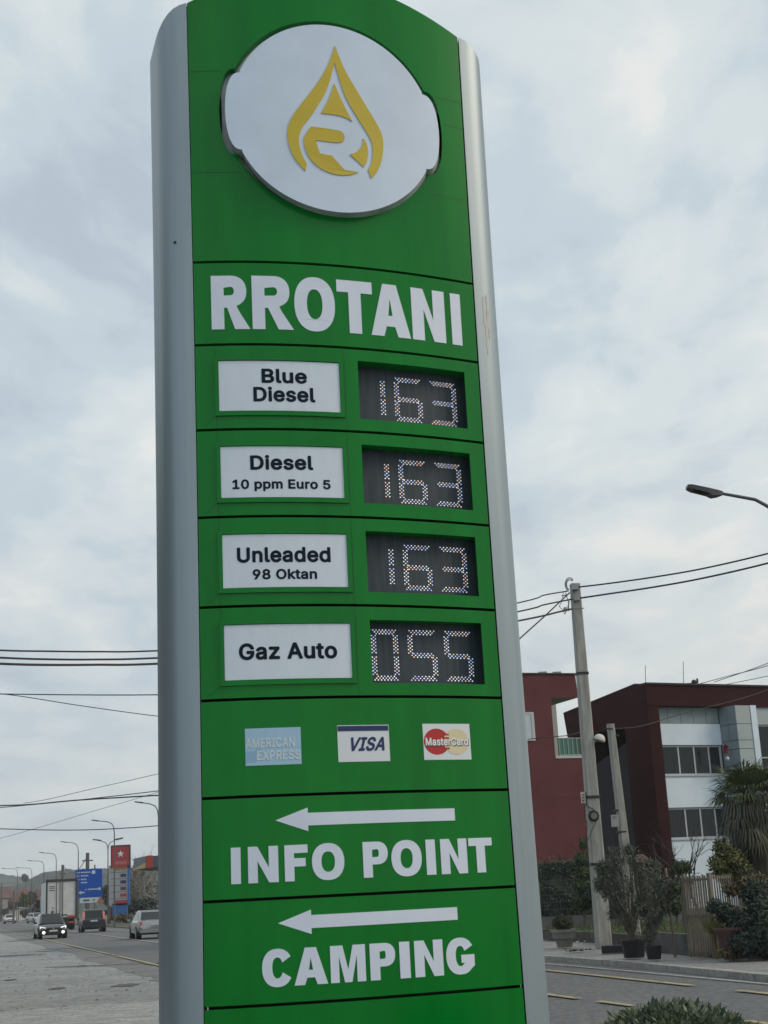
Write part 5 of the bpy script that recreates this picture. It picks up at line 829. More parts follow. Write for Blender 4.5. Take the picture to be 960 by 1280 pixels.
# potted olive trees
BPOT = mat('black_plastic_pot', (.012, .014, .018), .55, var=.2, vscale=8)
def potted(label, u, v, w, hh_, crowns, Y=None):
    p = gnd(u, v, .12) if Y is None else V((at(u, v, Y).x, Y, .12)); k = p.y/FPX; t = thing('potted_tree', label, 'potted tree', p)
    b = B(); b.lathe(p, [(w*.40*k, 0), (w*.5*k, hh_*k), (w*.53*k, hh_*k), (w*.53*k, (hh_+1.6)*k), (w*.46*k, (hh_+1.6)*k), (w*.44*k, (hh_-1)*k), (.01, (hh_-1)*k)], 14); obj('pot', b, BPOT, t)
    b = B(); r2 = random.Random(u)
    base = p+V((0, 0, hh_*k))
    for (cu, cv, r_) in crowns:
        c = at(cu, cv, p.y); b.tube([base, base.lerp(c, .45)+V((r2.gauss(0, .05), 0, .1)), c], [.028, .02, .008], 5)
    branches(b, base, (0, 0, 1), 1.0, .02, 2, r2, .5, 3); obj('trunk', b, BARK, t)
    b = B()
    for (cu, cv, r_) in crowns:
        c = at(cu, cv, p.y); leaves(b, c, (r_*k, r_*k*.9, r_*k*1.2), 400, .085, .20, shell=.05, droop=1.3)
    obj('crown', b, LF_OLIVE, t); return t
potted('taller feathery olive tree in the wider black pot by the large pole', 793, 1197, 30, 19, [(758, 1082, 12), (772, 1076, 16), (790, 1072, 15), (802, 1088, 15), (770, 1100, 18), (788, 1105, 18), (805, 1108, 16), (757, 1112, 12), (748, 1104, 7), (765, 1064, 6), (786, 1060, 6), (812, 1080, 7), (750, 1085, 6), (766, 1140, 7), (778, 1128, 14), (795, 1132, 15), (788, 1150, 10), (754, 1098, 9)])
potted('lower feathery olive tree in the smaller black pot, nearer the slatted fence', 818, 1199, 20, 14, [(818, 1092, 12), (828, 1108, 12), (815, 1118, 14), (822, 1140, 12), (812, 1150, 10), (830, 1122, 8), (811, 1168, 8), (836, 1100, 7), (832, 1132, 7), (822, 1080, 6), (838, 1118, 5)])
b = B(); c = gnd(770, 1191, .12); b.box((c.x, c.y+.3, .19), (.55, .35, .16), rz=-.1); tag(obj('dark_trough', b, BPOT, loc=c), 'low dark plant trough against the wall left of the black pots', 'trough')
# bare trees
def bare(label, u, v, Y, H_, tr, seed, z0=.36, depth=3, spread=.4, m=BARKD):
    p = V((at(u, v, Y).x, Y, z0)); t = thing('bare_tree', label, 'tree', p); r2 = random.Random(seed); b = B(); branches(b, p, (0, 0, 1), H_*.42, tr, depth, r2, spread, 4); obj('trunk', b, m, t); return t
bare('small leafless tree in front of the white facade', 873, 1090, 40, 3.3, .055, 5)
bare('leafless twiggy shrub between the two concrete poles', 757, 1080, 37.6, 3.2, .035, 9, spread=.35)
bare('leafless twiggy shrub right of the thin concrete pole', 790, 1080, 38.8, 3.0, .03, 12, spread=.3)
# palm
pc = at(938, 1008, 33.5); t = thing('palm_tree', 'shaggy fan palm above the wooden slatted fence', 'palm', (pc.x+.15, 33.5, .36))
b = B(); b.tube([(pc.x+.15, 33.5, .3), (pc.x+.12, 33.5, 1.6), (pc.x, 33.5, pc.z)], [.17, .19, .15], 9); obj('trunk', b, BARKD, t)
def frond(b, p, d, L_, n, r2, droop, seg=5, fan=75, bl=.55, bw=.018):
    d = V(d).normalized(); s = d.cross(V((0, 0, 1))); s = s.normalized() if s.length > .01 else V((1, 0, 0)); up = s.cross(d)
    st = p+d*L_*.55+V((0, 0, -droop*.15)); w0 = V((0, 0, 1)).cross(d).normalized()*.012; b.quad(p-w0, p+w0, st+w0, st-w0)
    for k in range(n):
        a = R(-fan+2*fan*k/(n-1)+r2.uniform(-3, 3)); v_ = (d*cos(a)+s*sin(a)).normalized(); l_ = L_*bl*(1-.25*abs(a)/R(fan))*r2.uniform(.85, 1.1)
        m1 = st+v_*l_*.55+up*.03; m2 = st+v_*l_+V((0, 0, -droop*l_*.9)); w_ = v_.cross(up).normalized()*bw
        b.add([st, m1+w_, m2, m1-w_], [(0, 1, 2, 3)])
r2 = random.Random(4); b = B(); bd = B(); top = V((pc.x, 33.5, pc.z))
for k in range(46):
    a = 2*pi*k/26*5.0+r2.uniform(-.3, .3); el = r2.uniform(.05, 1.35); d = V((cos(a)*cos(el), sin(a)*cos(el), sin(el))); frond(b, top, d, r2.uniform(.85, 1.35), 17, r2, r2.uniform(.1, .6))
for k in range(120):
    a = r2.uniform(0, 6.3); el = r2.uniform(-1.0, .25); d = V((cos(a)*cos(el), sin(a)*cos(el), sin(el))); frond(bd, top-V((0, 0, r2.uniform(-.55, .45))), d, r2.uniform(.6, .95), 12, r2, .8, bw=.017)
obj('fronds', b, LF_PALM, t); obj('dry_fronds', bd, leafmat('dry_palm_skirt', (.062, .068, .050), (.11, .115, .085)), t)
# shrubs round the palm
def bush(label, blobs, Y, m, lsz=.09, dens=1., name='shrub', cat='shrub', asp=.45, shell=.5, droop=0, z0=.36, corek=.72):
    c = at(blobs[0][0], blobs[0][1], Y); t = thing(name, label, cat, (c.x, Y, z0)); b = B()
    for (u, v, ru, rv, *dy) in blobs:
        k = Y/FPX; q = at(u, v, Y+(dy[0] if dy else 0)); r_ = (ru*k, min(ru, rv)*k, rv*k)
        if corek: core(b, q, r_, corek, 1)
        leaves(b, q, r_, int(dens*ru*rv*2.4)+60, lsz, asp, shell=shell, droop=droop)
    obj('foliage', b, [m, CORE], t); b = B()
    b.tube([(c.x, Y, z0-.3), (c.x+.03, Y, c.z)], .035, 5); obj('stem', b, BARK, t); return t
bush('tall yellowish green variegated shrub behind the slatted fence', [(903, 1062, 12, 13), (915, 1075, 17, 15), (899, 1082, 13, 13), (910, 1095, 16, 12), (925, 1090, 14, 14)], 31.5, leafmat('variegated_leaves', (.045, .062, .022), (.12, .125, .045)), .085, 1.5, corek=.6)
bush('grey green shrub hanging under the palm crown', [(940, 1050, 18, 16), (952, 1070, 16, 20), (930, 1068, 12, 14), (955, 1040, 12, 14)], 33.9, LF_OLIVE, .09, 1.3, corek=.5, droop=.8)
bush('dark blue green juniper at the right edge by the pavement', [(935, 1178, 22, 16), (955, 1165, 18, 22), (950, 1140, 16, 20, .4), (925, 1150, 16, 14, .3), (958, 1185, 14, 12), (945, 1118, 18, 18, .8), (905, 1140, 14, 12, .6), (893, 1133, 9, 8, .8)], 28.4, LF_DARK, .085, 1.5, z0=.12, corek=.75)
bush('brownish drooping shrub beside the slatted fence top', [(930, 1108, 15, 10), (945, 1100, 14, 10), (915, 1112, 10, 7)], 30.2, LF_BROWN, .10, .9, corek=.45, droop=.5)
b = B(); c = at(893, 1172, 29.2); t = thing('spiky_plant', 'bright yellow green spiky plant in front of the slatted fence', 'plant', c)
for k in range(44):
    a = r2.uniform(0, 6.3); el = r2.uniform(.5, 1.5); d = V((cos(a)*cos(el), .5*sin(a)*cos(el), sin(el))); L_ = r2.uniform(.25, .48); p = c+V((0, 0, .05)); w_ = d.cross(V((0, 1, 0))).normalized()*.012; b.add([p-w_, p+d*L_*.6-w_*1.1, p+d*L_+V((0, 0, -.05)), p+d*L_*.6+w_*1.1, p+w_], [(0, 1, 2, 3, 4)])
obj('blades', b, LF_YEL, t); b = B(); b.tube([V((c.x, c.y, .12)), c+V((0, 0, .1))], [.05, .035], 6); obj('stem', b, LF_BROWN, t)
p = gnd(917, 1199, .12); k = p.y/FPX; t = thing('terracotta_pot', 'large dull terracotta pot with dry trailing plants beside the slatted fence', 'pot', p)
TER = mat('dull_terracotta', (.085, .050, .045), .85, var=.25, vscale=6, bump=.25, bscale=18)
b = B(); b.lathe(p, [(11*k, 0), (13*k, 10*k), (17*k, 26*k), (20*k, 33*k), (21*k, 34*k), (21*k, 37*k), (18.5*k, 37*k), (17*k, 33*k), (.01, 32*k)], 20); obj('pot_body', b, TER, t, smooth=True)
b = B()
for (u, v, r_) in ((905, 1190, 8), (915, 1193, 9), (925, 1190, 8), (915, 1160, 14), (928, 1156, 12)): leaves(b, at(u, v, p.y-.35 if v > 1180 else p.y), (r_*k, r_*k*.5, r_*k*.6), 160, .08, .35, shell=.2, droop=.3)
obj('dry_plants', b, LF_BROWN, t)
# foreground hedge
fc = at(843, 1302, 6.6); b = B(); rh = random.Random(11); HX, HZ = .335, .20
c0 = V((fc.x, fc.y, 0)); zt_ = at(845, 1253, 6.6).z
t = thing('hedge', 'low rounded grey green hedge close to the camera at the bottom of the picture', 'hedge', (c0.x, c0.y, 0))
cen = V((c0.x, c0.y, zt_-.20)); core(b, cen, (.36, .36, .175), .93, 1, 20); b.lathe((c0.x, c0.y, 0), [(.28, .02), (.33, .3), (.34, zt_-.25)], 14, mi=1)
for _ in range(6500):
    th = rh.uniform(0, 2*pi); cz = rh.uniform(-.35, 1) if rh.random() < .85 else rh.uniform(-3, -.3)
    if cz >= -.35: s_ = math.sqrt(max(0, 1-max(cz, -.35)**2)); d = V((s_*cos(th), s_*sin(th), max(cz, -.1))); q = cen+V((d.x*.375, d.y*.375, d.z*.19))*(1+.16*MN.noise(d*3.1+V((5, 1, 0))))
    else: d = V((cos(th), sin(th), 0)); q = V((c0.x+.36*cos(th), c0.y+.36*sin(th), (zt_-.2)*(1+cz/3.2)))
    q -= d*rh.uniform(0, .05); a = (d*.9+V((rh.gauss(0, .65), rh.gauss(0, .65), rh.gauss(.25, .5)))).normalized(); s = a.cross(V((rh.gauss(0, 1), rh.gauss(0, 1), rh.gauss(0, 1)))).normalized(); n_ = a.cross(s); L_ = rh.uniform(.016, .048); w_ = rh.uniform(.16, .28)
    b.add([q, q+a*L_*.45+s*L_*w_+n_*.002, q+a*L_, q+a*L_*.45-s*L_*w_+n_*.002], [(0, 1, 2), (0, 2, 3)], rh.choice((0, 0, 0, 2, 3)))
obj('foliage', b, [LF_GREY, CORE, LF_MID, leafmat('pale_young_leaves', (.13, .16, .10), (.20, .23, .15))], t); b = B()
for k in range(5): b.tube([(c0.x+.04*cos(k*1.3), c0.y+.04*sin(k*1.3), 0), (c0.x+.2*cos(k*1.3), c0.y+.2*sin(k*1.3), .6)], .012, 5)
obj('stem', b, BARK, t)
# ================================================================ BUILDINGS ON THE RIGHT
RED = mat('dark_red_render', (.118, .042, .048), .85, spec=.12, var=.12, vscale=.8, bump=.1, bscale=12); MAROON = mat('maroon_render', (.036, .011, .014), .85, spec=.10, var=.15, vscale=.8, bump=.1, bscale=12)
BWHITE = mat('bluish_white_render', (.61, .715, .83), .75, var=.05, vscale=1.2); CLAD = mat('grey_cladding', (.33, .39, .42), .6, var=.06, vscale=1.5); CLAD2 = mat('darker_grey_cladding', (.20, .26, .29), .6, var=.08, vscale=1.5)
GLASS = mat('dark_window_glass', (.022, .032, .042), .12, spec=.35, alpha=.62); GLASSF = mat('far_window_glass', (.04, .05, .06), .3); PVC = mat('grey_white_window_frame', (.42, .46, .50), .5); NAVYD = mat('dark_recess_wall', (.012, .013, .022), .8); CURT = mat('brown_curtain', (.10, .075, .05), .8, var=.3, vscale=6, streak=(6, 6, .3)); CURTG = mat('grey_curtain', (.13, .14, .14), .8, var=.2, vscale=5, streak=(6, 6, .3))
class Fr:
    def __init__(s, O, deg): s.O = V(O[:2]); s.a = R(deg); s.e = V((cos(s.a), sin(s.a))); s.n = V((-sin(s.a), cos(s.a)))
    def p(s, a, b_, z): q = s.O+s.e*a+s.n*b_; return V((q.x, q.y, z))
    def box(s, b, a0, a1, b0, b1, z0, z1, mi=0):
        c = s.p((a0+a1)/2, (b0+b1)/2, (z0+z1)/2); return b.box(c, (abs(a1-a0), abs(b1-b0), abs(z1-z0)), rz=s.a, mi=mi)
    def px(s, u, v, off=0): return hitv(u, v, s.O, s.a, off)
def window(F_, a0, a1, z0, z1, b0, n, parent, glass=GLASS, curtain=None, depth=.12, fw=.07, mull=None, side=None):
    """frame with posts, panes set back, optional curtain behind"""
    b = B(); F_.box(b, a0, a1, b0, b0+.05, z0, z0+fw); F_.box(b, a0, a1, b0, b0+.05, z1-fw, z1); xs = mull or [a0+(a1-a0)*i/n for i in range(n+1)]
    for i, x in enumerate(xs):
        w_ = fw*.55 if 0 < i < len(xs)-1 else fw*.9; x_ = min(max(x, a0+w_), a1-w_); F_.box(b, x_-w_, x_+w_, b0-.004, b0+.055, z0+fw+.001, z1-fw-.001)
    fr = obj('window', b, PVC, parent)
    for i, (xa, xb) in enumerate(zip(xs[:-1], xs[1:])):
        b = B(); F_.box(b, xa, xb, b0+.02, b0+.03, z0+.02, z1-.02); obj('pane', b, glass, fr)
    return fr
B0 = at(811, 900, 66); FB = Fr(B0, 27)
BLD = thing('office_building', 'dark maroon building with white facade bands, strip windows and sloping side roof', 'building', (B0.x, B0.y, 0))
GZ = .0
# main shell: fascia, side wall, front frame strip
b = B(); FB.box(b, 0, 16, -.02, .34, 9.37, 10.34); 
obj('roof_fascia', b, MAROON, BLD)
b = B(); FB.box(b, -.02, 16, -.1, .5, 10.34, 10.42); obj('roof_edge', b, mat('black_roof_edge', (.02, .018, .02), .7), BLD)
b = B(); FB.box(b, 0.001, .62, 0.0, .9, GZ, 9.369); obj('frame_wall', b, MAROON, BLD)
# left flank: sheer wall, then an upper storey that leans out over a dark recess
def onflank(u, v): 
    F2 = Fr((FB.O.x, FB.O.y), 27+90); return F2.px(u, v)     # along n, height
a1 = onflank(793, 854.5); a2 = onflank(704, 891); a3 = onflank(709.5, 922)
W_ = 9.4
flk = [(0, 10.34), (a1[0], a1[1]-.02), (a2[0], a2[1]), (a3[0], a3[1]), (1.9, a3[1]-.1), (1.9, GZ), (0, GZ)]
b = B(); P = [FB.p(0, s_, z) for s_, z in flk] + [FB.p(.35, s_, z) for s_, z in flk]; n = len(flk); b.add(P, [tuple(range(n)), tuple(range(n, 2*n))[::-1]]+[(i, n+i, n+(i+1) % n, (i+1) % n) for i in range(n)]); obj('side_wall', b, MAROON, BLD)
s4 = hitv(745, 1000, FB.O, R(117), -.9)[0]; b = B(); P = [FB.p(.9, s_, z) for s_, z in [(1.8, 8.4), (s4, 7.2), (s4, GZ), (1.8, GZ)]]; b.add(P, [(0, 1, 2, 3)]); b.quad(P[1], P[1]+(FB.p(6, 0, 0)-FB.p(0, 0, 0)), P[2]+(FB.p(6, 0, 0)-FB.p(0, 0, 0)), P[2]); obj('recess_wall', b, NAVYD, BLD)  # near-black navy puts the shade under the overhang into the wall colour
b = B(); b.add([FB.p(0, a1[0], a1[1]), FB.p(10, a1[0], a1[1]), FB.p(10, a2[0], a2[1]), FB.p(0, a2[0], a2[1])], [(0, 1, 2, 3)]); D_ = a2[0]-.1; b.add([FB.p(16, D_, a2[1]-.1), FB.p(16, D_, 0), FB.p(7, D_, 0), FB.p(7, D_, 5.8), FB.p(.4, D_, 5.8), FB.p(.4, D_, a2[1]-.1)], [(0, 1, 2, 3, 4, 5)]); b.add([FB.p(16, 0, 10.3), FB.p(16, D_, a2[1]-.1), FB.p(16, D_, 0), FB.p(16, 0, 0)], [(0, 1, 2, 3)]); b.add([FB.p(10, a1[0], a1[1]), FB.p(16, a1[0], a1[1]), FB.p(16, a2[0], a2[1]), FB.p(10, a2[0], a2[1])], [(0, 1, 2, 3)]); b.add([FB.p(.34, .2, 10.3), FB.p(16, .2, 10.3), FB.p(16, a1[0], a1[1]), FB.p(.34, a1[0], a1[1])], [(0, 1, 2, 3)]); obj('roof', b, mat('dark_roof_sheet', (.05, .03, .03), .8), BLD)
# facade set .35 m back
bo = .38; a0, a1_, aR = .62, FB.px(904, 945, bo)[0], 16.
def fx(u, v): return FB.px(u, v, bo)
b = B(); FB.box(b, a0, a1_, bo, bo+.3, 7.62, 8.60); obj('facade_band', b, BWHITE, BLD)
b = B(); FB.box(b, a0, a1_, bo, bo+.3, 4.79, 6.22); obj('facade_band', b, BWHITE, BLD)
b = B(); FB.box(b, a0, a1_, bo, bo+.3, GZ, 3.37); obj('facade_band', b, BWHITE, BLD)
b = B(); FB.box(b, a0+.02, 15.9, bo+1.3, bo+1.5, GZ, 10.2); obj('inner_wall', b, mat('dim_room_wall', (.10, .105, .11), .9), BLD)
cl = [a0+.02+(a1_-a0-.04)*i/5 for i in range(6)]
b = B(); FB.box(b, a0, a1_, bo+.06, bo+.2, 8.60, 9.368); obj('cladding_backing', b, mat('shadow_joint', (.05, .06, .065), .8), BLD)
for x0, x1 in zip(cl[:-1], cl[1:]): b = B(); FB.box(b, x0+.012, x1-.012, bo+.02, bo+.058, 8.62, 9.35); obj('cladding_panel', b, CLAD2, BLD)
w = window(FB, .62, a1_, 6.25, 7.60, bo+.10, 4, BLD, mull=[.62]+[FB.px(u, 950, bo+.1)[0] for u in (848.7, 868.3, 886.7)]+[a1_]); w2 = window(FB, .62, a1_, 3.40, 4.77, bo+.10, 4, BLD, mull=[.62]+[FB.px(u, 1030, bo+.1)[0] for u in (857.7, 876.7, 895)]+[a1_])
for (x0, x1, z0, z1, m) in ((.7, 2.4, 6.3, 7.55, CURTG), (2.5, 3.2, 6.3, 7.2, CURTG), (1.0, 2.2, 3.45, 4.7, CURT), (2.4, 3.0, 3.45, 4.7, CURT)):
    b = B(); xs = frange(x0, x1, 16)
    for i, (p, q) in enumerate(zip(xs[:-1], xs[1:])): d0, d1 = (.30, .36) if i % 2 else (.36, .30); b.quad(FB.p(p, bo+d0, z0), FB.p(q, bo+d1, z0), FB.p(q, bo+d1, z1), FB.p(p, bo+d0, z1))
    obj('curtain', b, m, w if z0 > 5 else w2)
for z, pw in ((6.22, w), (3.37, w2)): b = B(); FB.box(b, .62, a1_, bo-.06, bo+.10, z-.03, z+.03); obj('sill', b, PVC, pw)
# projecting corner column clad in panels: one face turned to the left, one to the front
zs = [3.0, 3.55, 4.5, 5.05, 6.0, 6.4, 7.35, 7.75, 8.5, 9.368][0:]
c0_ = FB.p(a1_, bo, 0); ac = FB.px(922.5, 920, bo-.95)[0]; ad = FB.px(941, 920, bo-.95)[0]; ae = FB.px(948.5, 920, bo-.95)[0]; c1_ = FB.p(ac, bo-.95, 0); c2_ = FB.p(ad, bo-.95, 0)
def slab(pa, pb, z0, z1, th, m, name, parent, g=.012):
    pa, pb = V(pa), V(pb); d = (pb-pa); L_ = d.length; e = d/L_; n_ = V((-e.y, e.x, 0)); b = B(); q = [pa+e*g, pb-e*g, pb-e*g+n_*th, pa+e*g+n_*th]; b.prism([(v_.x, v_.y) for v_ in q], z0+g, z1-g); return obj(name, b, m, parent)
slab(c0_+V((0, .08, 0)), c1_+V((0, .08, 0)), 0, 9.368, .2, mat('shadow_joint', (.05, .06, .065), .8), 'column_core', BLD, .0); slab(c1_+V((0, .08, 0)), c2_+V((0, .08, 0)), 0, 9.36, .2, mat('shadow_joint', (.05, .06, .065), .8), 'column_core', BLD, .0)
for i, (z0, z1) in enumerate(zip(zs[:-1], zs[1:])):
    m1 = c0_.lerp(c1_, .5)
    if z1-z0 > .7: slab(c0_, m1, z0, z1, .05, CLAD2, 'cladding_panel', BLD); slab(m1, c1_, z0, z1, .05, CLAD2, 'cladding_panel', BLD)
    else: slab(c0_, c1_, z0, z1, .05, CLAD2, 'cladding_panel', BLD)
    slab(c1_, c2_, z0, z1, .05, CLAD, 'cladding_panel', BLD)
# white pier and dark glazing at the far right
b = B(); FB.box(b, ad+.02, ae, bo-.98, bo+.2, GZ, 9.368); obj('white_pier', b, BWHITE, BLD)
b = B(); FB.box(b, ae+.003, 15.9, bo-.30, bo+.1, 8.55, 9.366); obj('facade_band', b, CLAD, BLD)
w3 = window(FB, ae+.01, 11.5, .4, 8.54, bo-.2, 3, BLD)
b = B()
for z in (7.0, 5.6, 4.2, 2.8): FB.box(b, ae+.02, 11.5, bo-.23, bo-.15, z-.03, z+.03)
obj('transom', b, PVC, w3)
b = B(); FB.box(b, 11.52, 16, bo-.3, bo+.1, GZ, 8.54); obj('facade_band', b, BWHITE, BLD)
b = B(); q = at(907.5, 938, c1_.y-.25); b.box(q, (.15, .08, .28), rz=FB.a); b.prism([(q.x-.15, q.y-.06), (q.x+.15, q.y-.06), (q.x+.15, q.y+.04), (q.x-.15, q.y+.04)], q.z+.142, q.z+.27, top=[(q.x-.03, q.y-.06), (q.x+.03, q.y-.06), (q.x+.03, q.y+.04), (q.x-.03, q.y+.04)]); al = obj('alarm_box', b, mat('red_alarm_plastic', (.12, .010, .016), .6, spec=.1), BLD)
b = B(); q = at(909, 948.5, c1_.y-.25); b.lathe(q, [(.08, -.08), (.11, 0), (.06, .1)], 8); obj('small_camera', b, PVC, BLD)
# rooftop things
def mast(u, v0, v1, Y, lab): 
    b = B(); p, q = at(u, v1, Y), at(u-.4, v0, Y); b.tube([p, q], .018, 5); tag(obj('roof_antenna', b, M_METAL, loc=p), lab, 'antenna')
mast(807, 832, 857, 68, 'left of the two thin antennas on the maroon roof'); mast(854.5, 827, 858, 69, 'right of the two thin antennas on the maroon roof')
b = B(); p = at(854, 855, 68); b.box(p+V((.0, .3, -.1)), (1.35, .6, .28), rz=FB.a, M=Matrix.Rotation(FB.a, 3, 'Z') @ Matrix.Rotation(-.05, 3, 'Y')); t = obj('rooftop_box', b, mat('dark_roof_box', (.05, .05, .05), .7), loc=p); tag(t, 'flat dark box on the maroon roof beside a round fitting', 'roof unit')
b = B(); p = at(867.5, 852.5, 67.8); b.lathe(p, [(.0, -.12), (.10, -.08), (.13, 0), (.10, .08), (.0, .12)], 9); b.tube([p, p-V((0, 0, .35))], .03, 5); b.box(p+V((.16, 0, .05)), (.08, .05, .22)); tag(obj('roof_spotlight', b, M_BLACK, loc=p), 'small round black fitting on the maroon roof edge', 'floodlight')
# building A
A0 = at(652, 900, 58); FA = Fr(A0, 21)
BA = thing('red_house', 'flat roofed dark red house with a balcony corner and green glass railing', 'house', (A0.x, A0.y, 0))
def ax(u, v, off=0): return FA.px(u, v, off)
xr = ax(719, 843)[0]; xo = ax(689.5, 885)[0]; zt1 = 9.95; zfl = 6.66; xb = ax(727.5, 945)[0]
b = B()
FA.box(b, -6, xo, 0, 9, .0, zt1)
FA.box(b, xo+.0005, 2.62, .002, 9, 0, zfl-.1)
obj('wall', b, RED, BA)
b = B(); zs1 = zs2 = ax(705, 872)[1]; od = 3.0
P = [(xo+.001, zt1), (xr, zt1-.02), (xr+.04, zs2), (xo+.001, zs1)]
PP = [FA.p(x, -.001, z) for x, z in P]+[FA.p(x, od, z) for x, z in P]; b.add(PP, [(3, 2, 1, 0), (4, 5, 6, 7), (0, 1, 5, 4), (1, 2, 6, 5), (3, 0, 4, 7)]); b.add([PP[2]-V((0, 0, .001)), PP[3]-V((0, 0, .001)), PP[7]-V((0, 0, .001)), PP[6]-V((0, 0, .001))], [(0, 1, 2, 3)], 1); obj('roof_overhang', b, [RED, mat('grey_soffit', (.22, .23, .23), .8)], BA)
b = B(); FA.box(b, -6, xr+.02, -.05, od, zt1+.001, zt1+.06); obj('roof_edge', b, mat('black_roof_edge', (.02, .018, .02), .7), BA)
b = B(); xi = ax(697, 930, 1.2)[0]; FA.box(b, xo+.002, ax(698, 920, od)[0], od, od+.2, zfl, zs1+.3); obj('balcony_reveal', b, mat('pale_reveal', (.36, .38, .37), .8), BA)
b = B(); FA.box(b, xo+.17, 2.62, 4.2, 4.4, zfl, 9.0); obj('balcony_back_wall', b, mat('pale_reveal', (.36, .38, .37), .8), BA) if False else None
b = B(); FA.box(b, xo+.001, 2.66, -.03, 4.5, zfl-.098, zfl); obj('balcony_slab', b, mat('pale_slab_edge', (.45, .46, .45), .8), BA)
rl = thing_b = B(); zr = ax(710, 922)[1]
FA.box(rl, xo+.17, 2.6, .02, .06, zr-.04, zr); FA.box(rl, xo+.17, 2.6, .02, .06, zfl+.001, zfl+.06)
rail = obj('railing', rl, M_METAL, BA)
b = B(); FA.box(b, xo+.17, 2.6, .035, .047, zfl+.06, zr-.04); obj('glass_panel', b, mat('green_railing_glass', (.04, .17, .13), .08, trans=.55, spec=.6), rail)
for k in range(6): b = B(); x = xo+.2+(2.38-xo)*k/5; FA.box(b, x, x+.03, .0, .03, zfl+.01, zr); obj('baluster', b, mat('pale_green_baluster', (.24, .34, .31), .6), rail)
wn = window(FA, ax(652, 890)[0]-.9, ax(666.5, 891)[0], 7.28, 8.42, -.04, 2, BA, glass=mat('white_blind', (.48, .53, .58), .5))
b = B(); z = ax(700, 1074)[1]; FA.box(b, -6, 2.66, -.04, .05, z-.35, z); obj('plinth_band', b, mat('brown_plinth', (.09, .05, .04), .85), BA)
b = B(); 
for (z) in (4.98, ): FA.box(b, -6, 2.62, -.003, .01, z, z+.02)
obj('render_joint', b, mat('dark_render_joint', (.05, .02, .025), .8), BA)
for u, lab in ((678, 'left'), (696, 'right')):
    b = B(); p = at(u, 842.5, 60); b.box(p+V((0, 0, .02)), (.35, .3, .12)); tag(obj('roof_vent', b, M_METAL, loc=p), f'{lab} of two small grey vents on the red house roof', 'roof vent')
# ================================================================ LEFT BACKGROUND
def ridge(name, pts, D, depth, m, rough_=1.2, seed=0, base=-.3):
    """a wooded ridge: pts = (pixel u, pixel v) of its skyline at distance D"""
    us = [p[0] for p in pts]; W3 = []
    n = 260; u0, u1 = us[0], us[-1]; b = B(); rows = 9; P = []
    for j in range(rows+1):
        t = j/rows
        for i in range(n+1):
            u = u0+(u1-u0)*i/n; v = lerp([(a, c) for a, c in pts], u); q = at(u, v, D); z = max(0, q.z)*(sin(min(1, t*1.25)*pi/2)); dd = D-depth*(1-t)
            k = dd/D; nz_ = (MN.noise(V((i*.23+seed, j*.6, 0)))*.6+MN.noise(V((i*.7, j*1.7, seed+5)))*.5+MN.noise(V((i*1.9, j*3, seed)))*.35)*rough_*(.25+.75*t)
            P.append((q.x*k, dd, base+z+max(-2, nz_)))
    b.add(P, [(j*(n+1)+i, j*(n+1)+i+1, (j+1)*(n+1)+i+1, (j+1)*(n+1)+i) for j in range(rows) for i in range(n)])
    o = struct(obj(name, b, m)); return o
M_HILL = mat('far_wooded_hill_hazy', (.032, .052, .055), .95, var=.35, vscale=.06, col2=(.055, .075, .075), bump=.8, bscale=.5); M_HILL2 = mat('near_wooded_hill_hazy', (.025, .040, .040), .95, var=.4, vscale=.10, col2=(.048, .062, .055), bump=.8, bscale=.6)  # bluish haze of distance is mixed into both hill colours
ridge('far_hill', [(-260, 1108), (-100, 1104), (-40, 1100), (0, 1095), (20, 1097), (45, 1101), (80, 1100), (140, 1098), (260, 1092), (420, 1090)], 1150, 300, M_HILL, 2.2, 3)
ridge('near_hill', [(-200, 1128), (-40, 1118), (0, 1114), (22, 1108), (36, 1102), (48, 1096.5), (62, 1092), (80, 1090), (100, 1090), (130, 1089), (165, 1089), (200, 1090), (300, 1088), (420, 1086)], 760, 260, M_HILL2, 1.8, 8)
def crown_tree(label, u, v, ru, rv, Y, m, seed, lsz=.5, dens=1., trunk=True, corek=.7, z0=0., name='tree', group=None, asp=.6):
    c = at(u, v, Y); k = Y/FPX; t = thing(name, label, 'tree' if name != 'shrub' else 'shrub', (c.x, Y, z0), group); r3 = random.Random(seed)
    if trunk: obj('trunk', B().tube([(c.x, Y, z0), (c.x+.1, Y, c.z)], max(.06, .02*rv*k), 5), BARKD, t)
    b = B(); n = max(3, int(ru*rv/60)+4)
    for i in range(n*2):
        q = c+V((r3.uniform(-.55, .55)*ru*k, r3.uniform(-.4, .4)*ru*k, r3.uniform(-.5, .55)*rv*k)); r_ = r3.uniform(.28, .5); rr = (r_*ru*k, r_*ru*k, r_*rv*k)
        if corek: core(b, q, rr, corek, 1, 8)
        leaves(b, q, rr, int(60*dens), lsz, asp, r3, shell=.6)
    obj('crown', b, [m, CORE], t); return t
LFH = leafmat('distant_dull_leaves', (.045, .055, .038), (.08, .088, .06)); LFB = leafmat('distant_brown_twigs', (.075, .065, .055), (.11, .10, .085))
crown_tree('solitary round tree on the far skyline', 31, 1098, 4.5, 6, 700, LFH, 1, .8, 3)
crown_tree('bright green tree before the distant houses', 30, 1126, 6, 8, 310, leafmat('fresh_spring_leaves', (.075, .10, .035), (.12, .14, .055)), 2, .8)
crown_tree('brown tree right of the bright green one', 39, 1122, 6, 9, 320, LFB, 3, .8, corek=0)
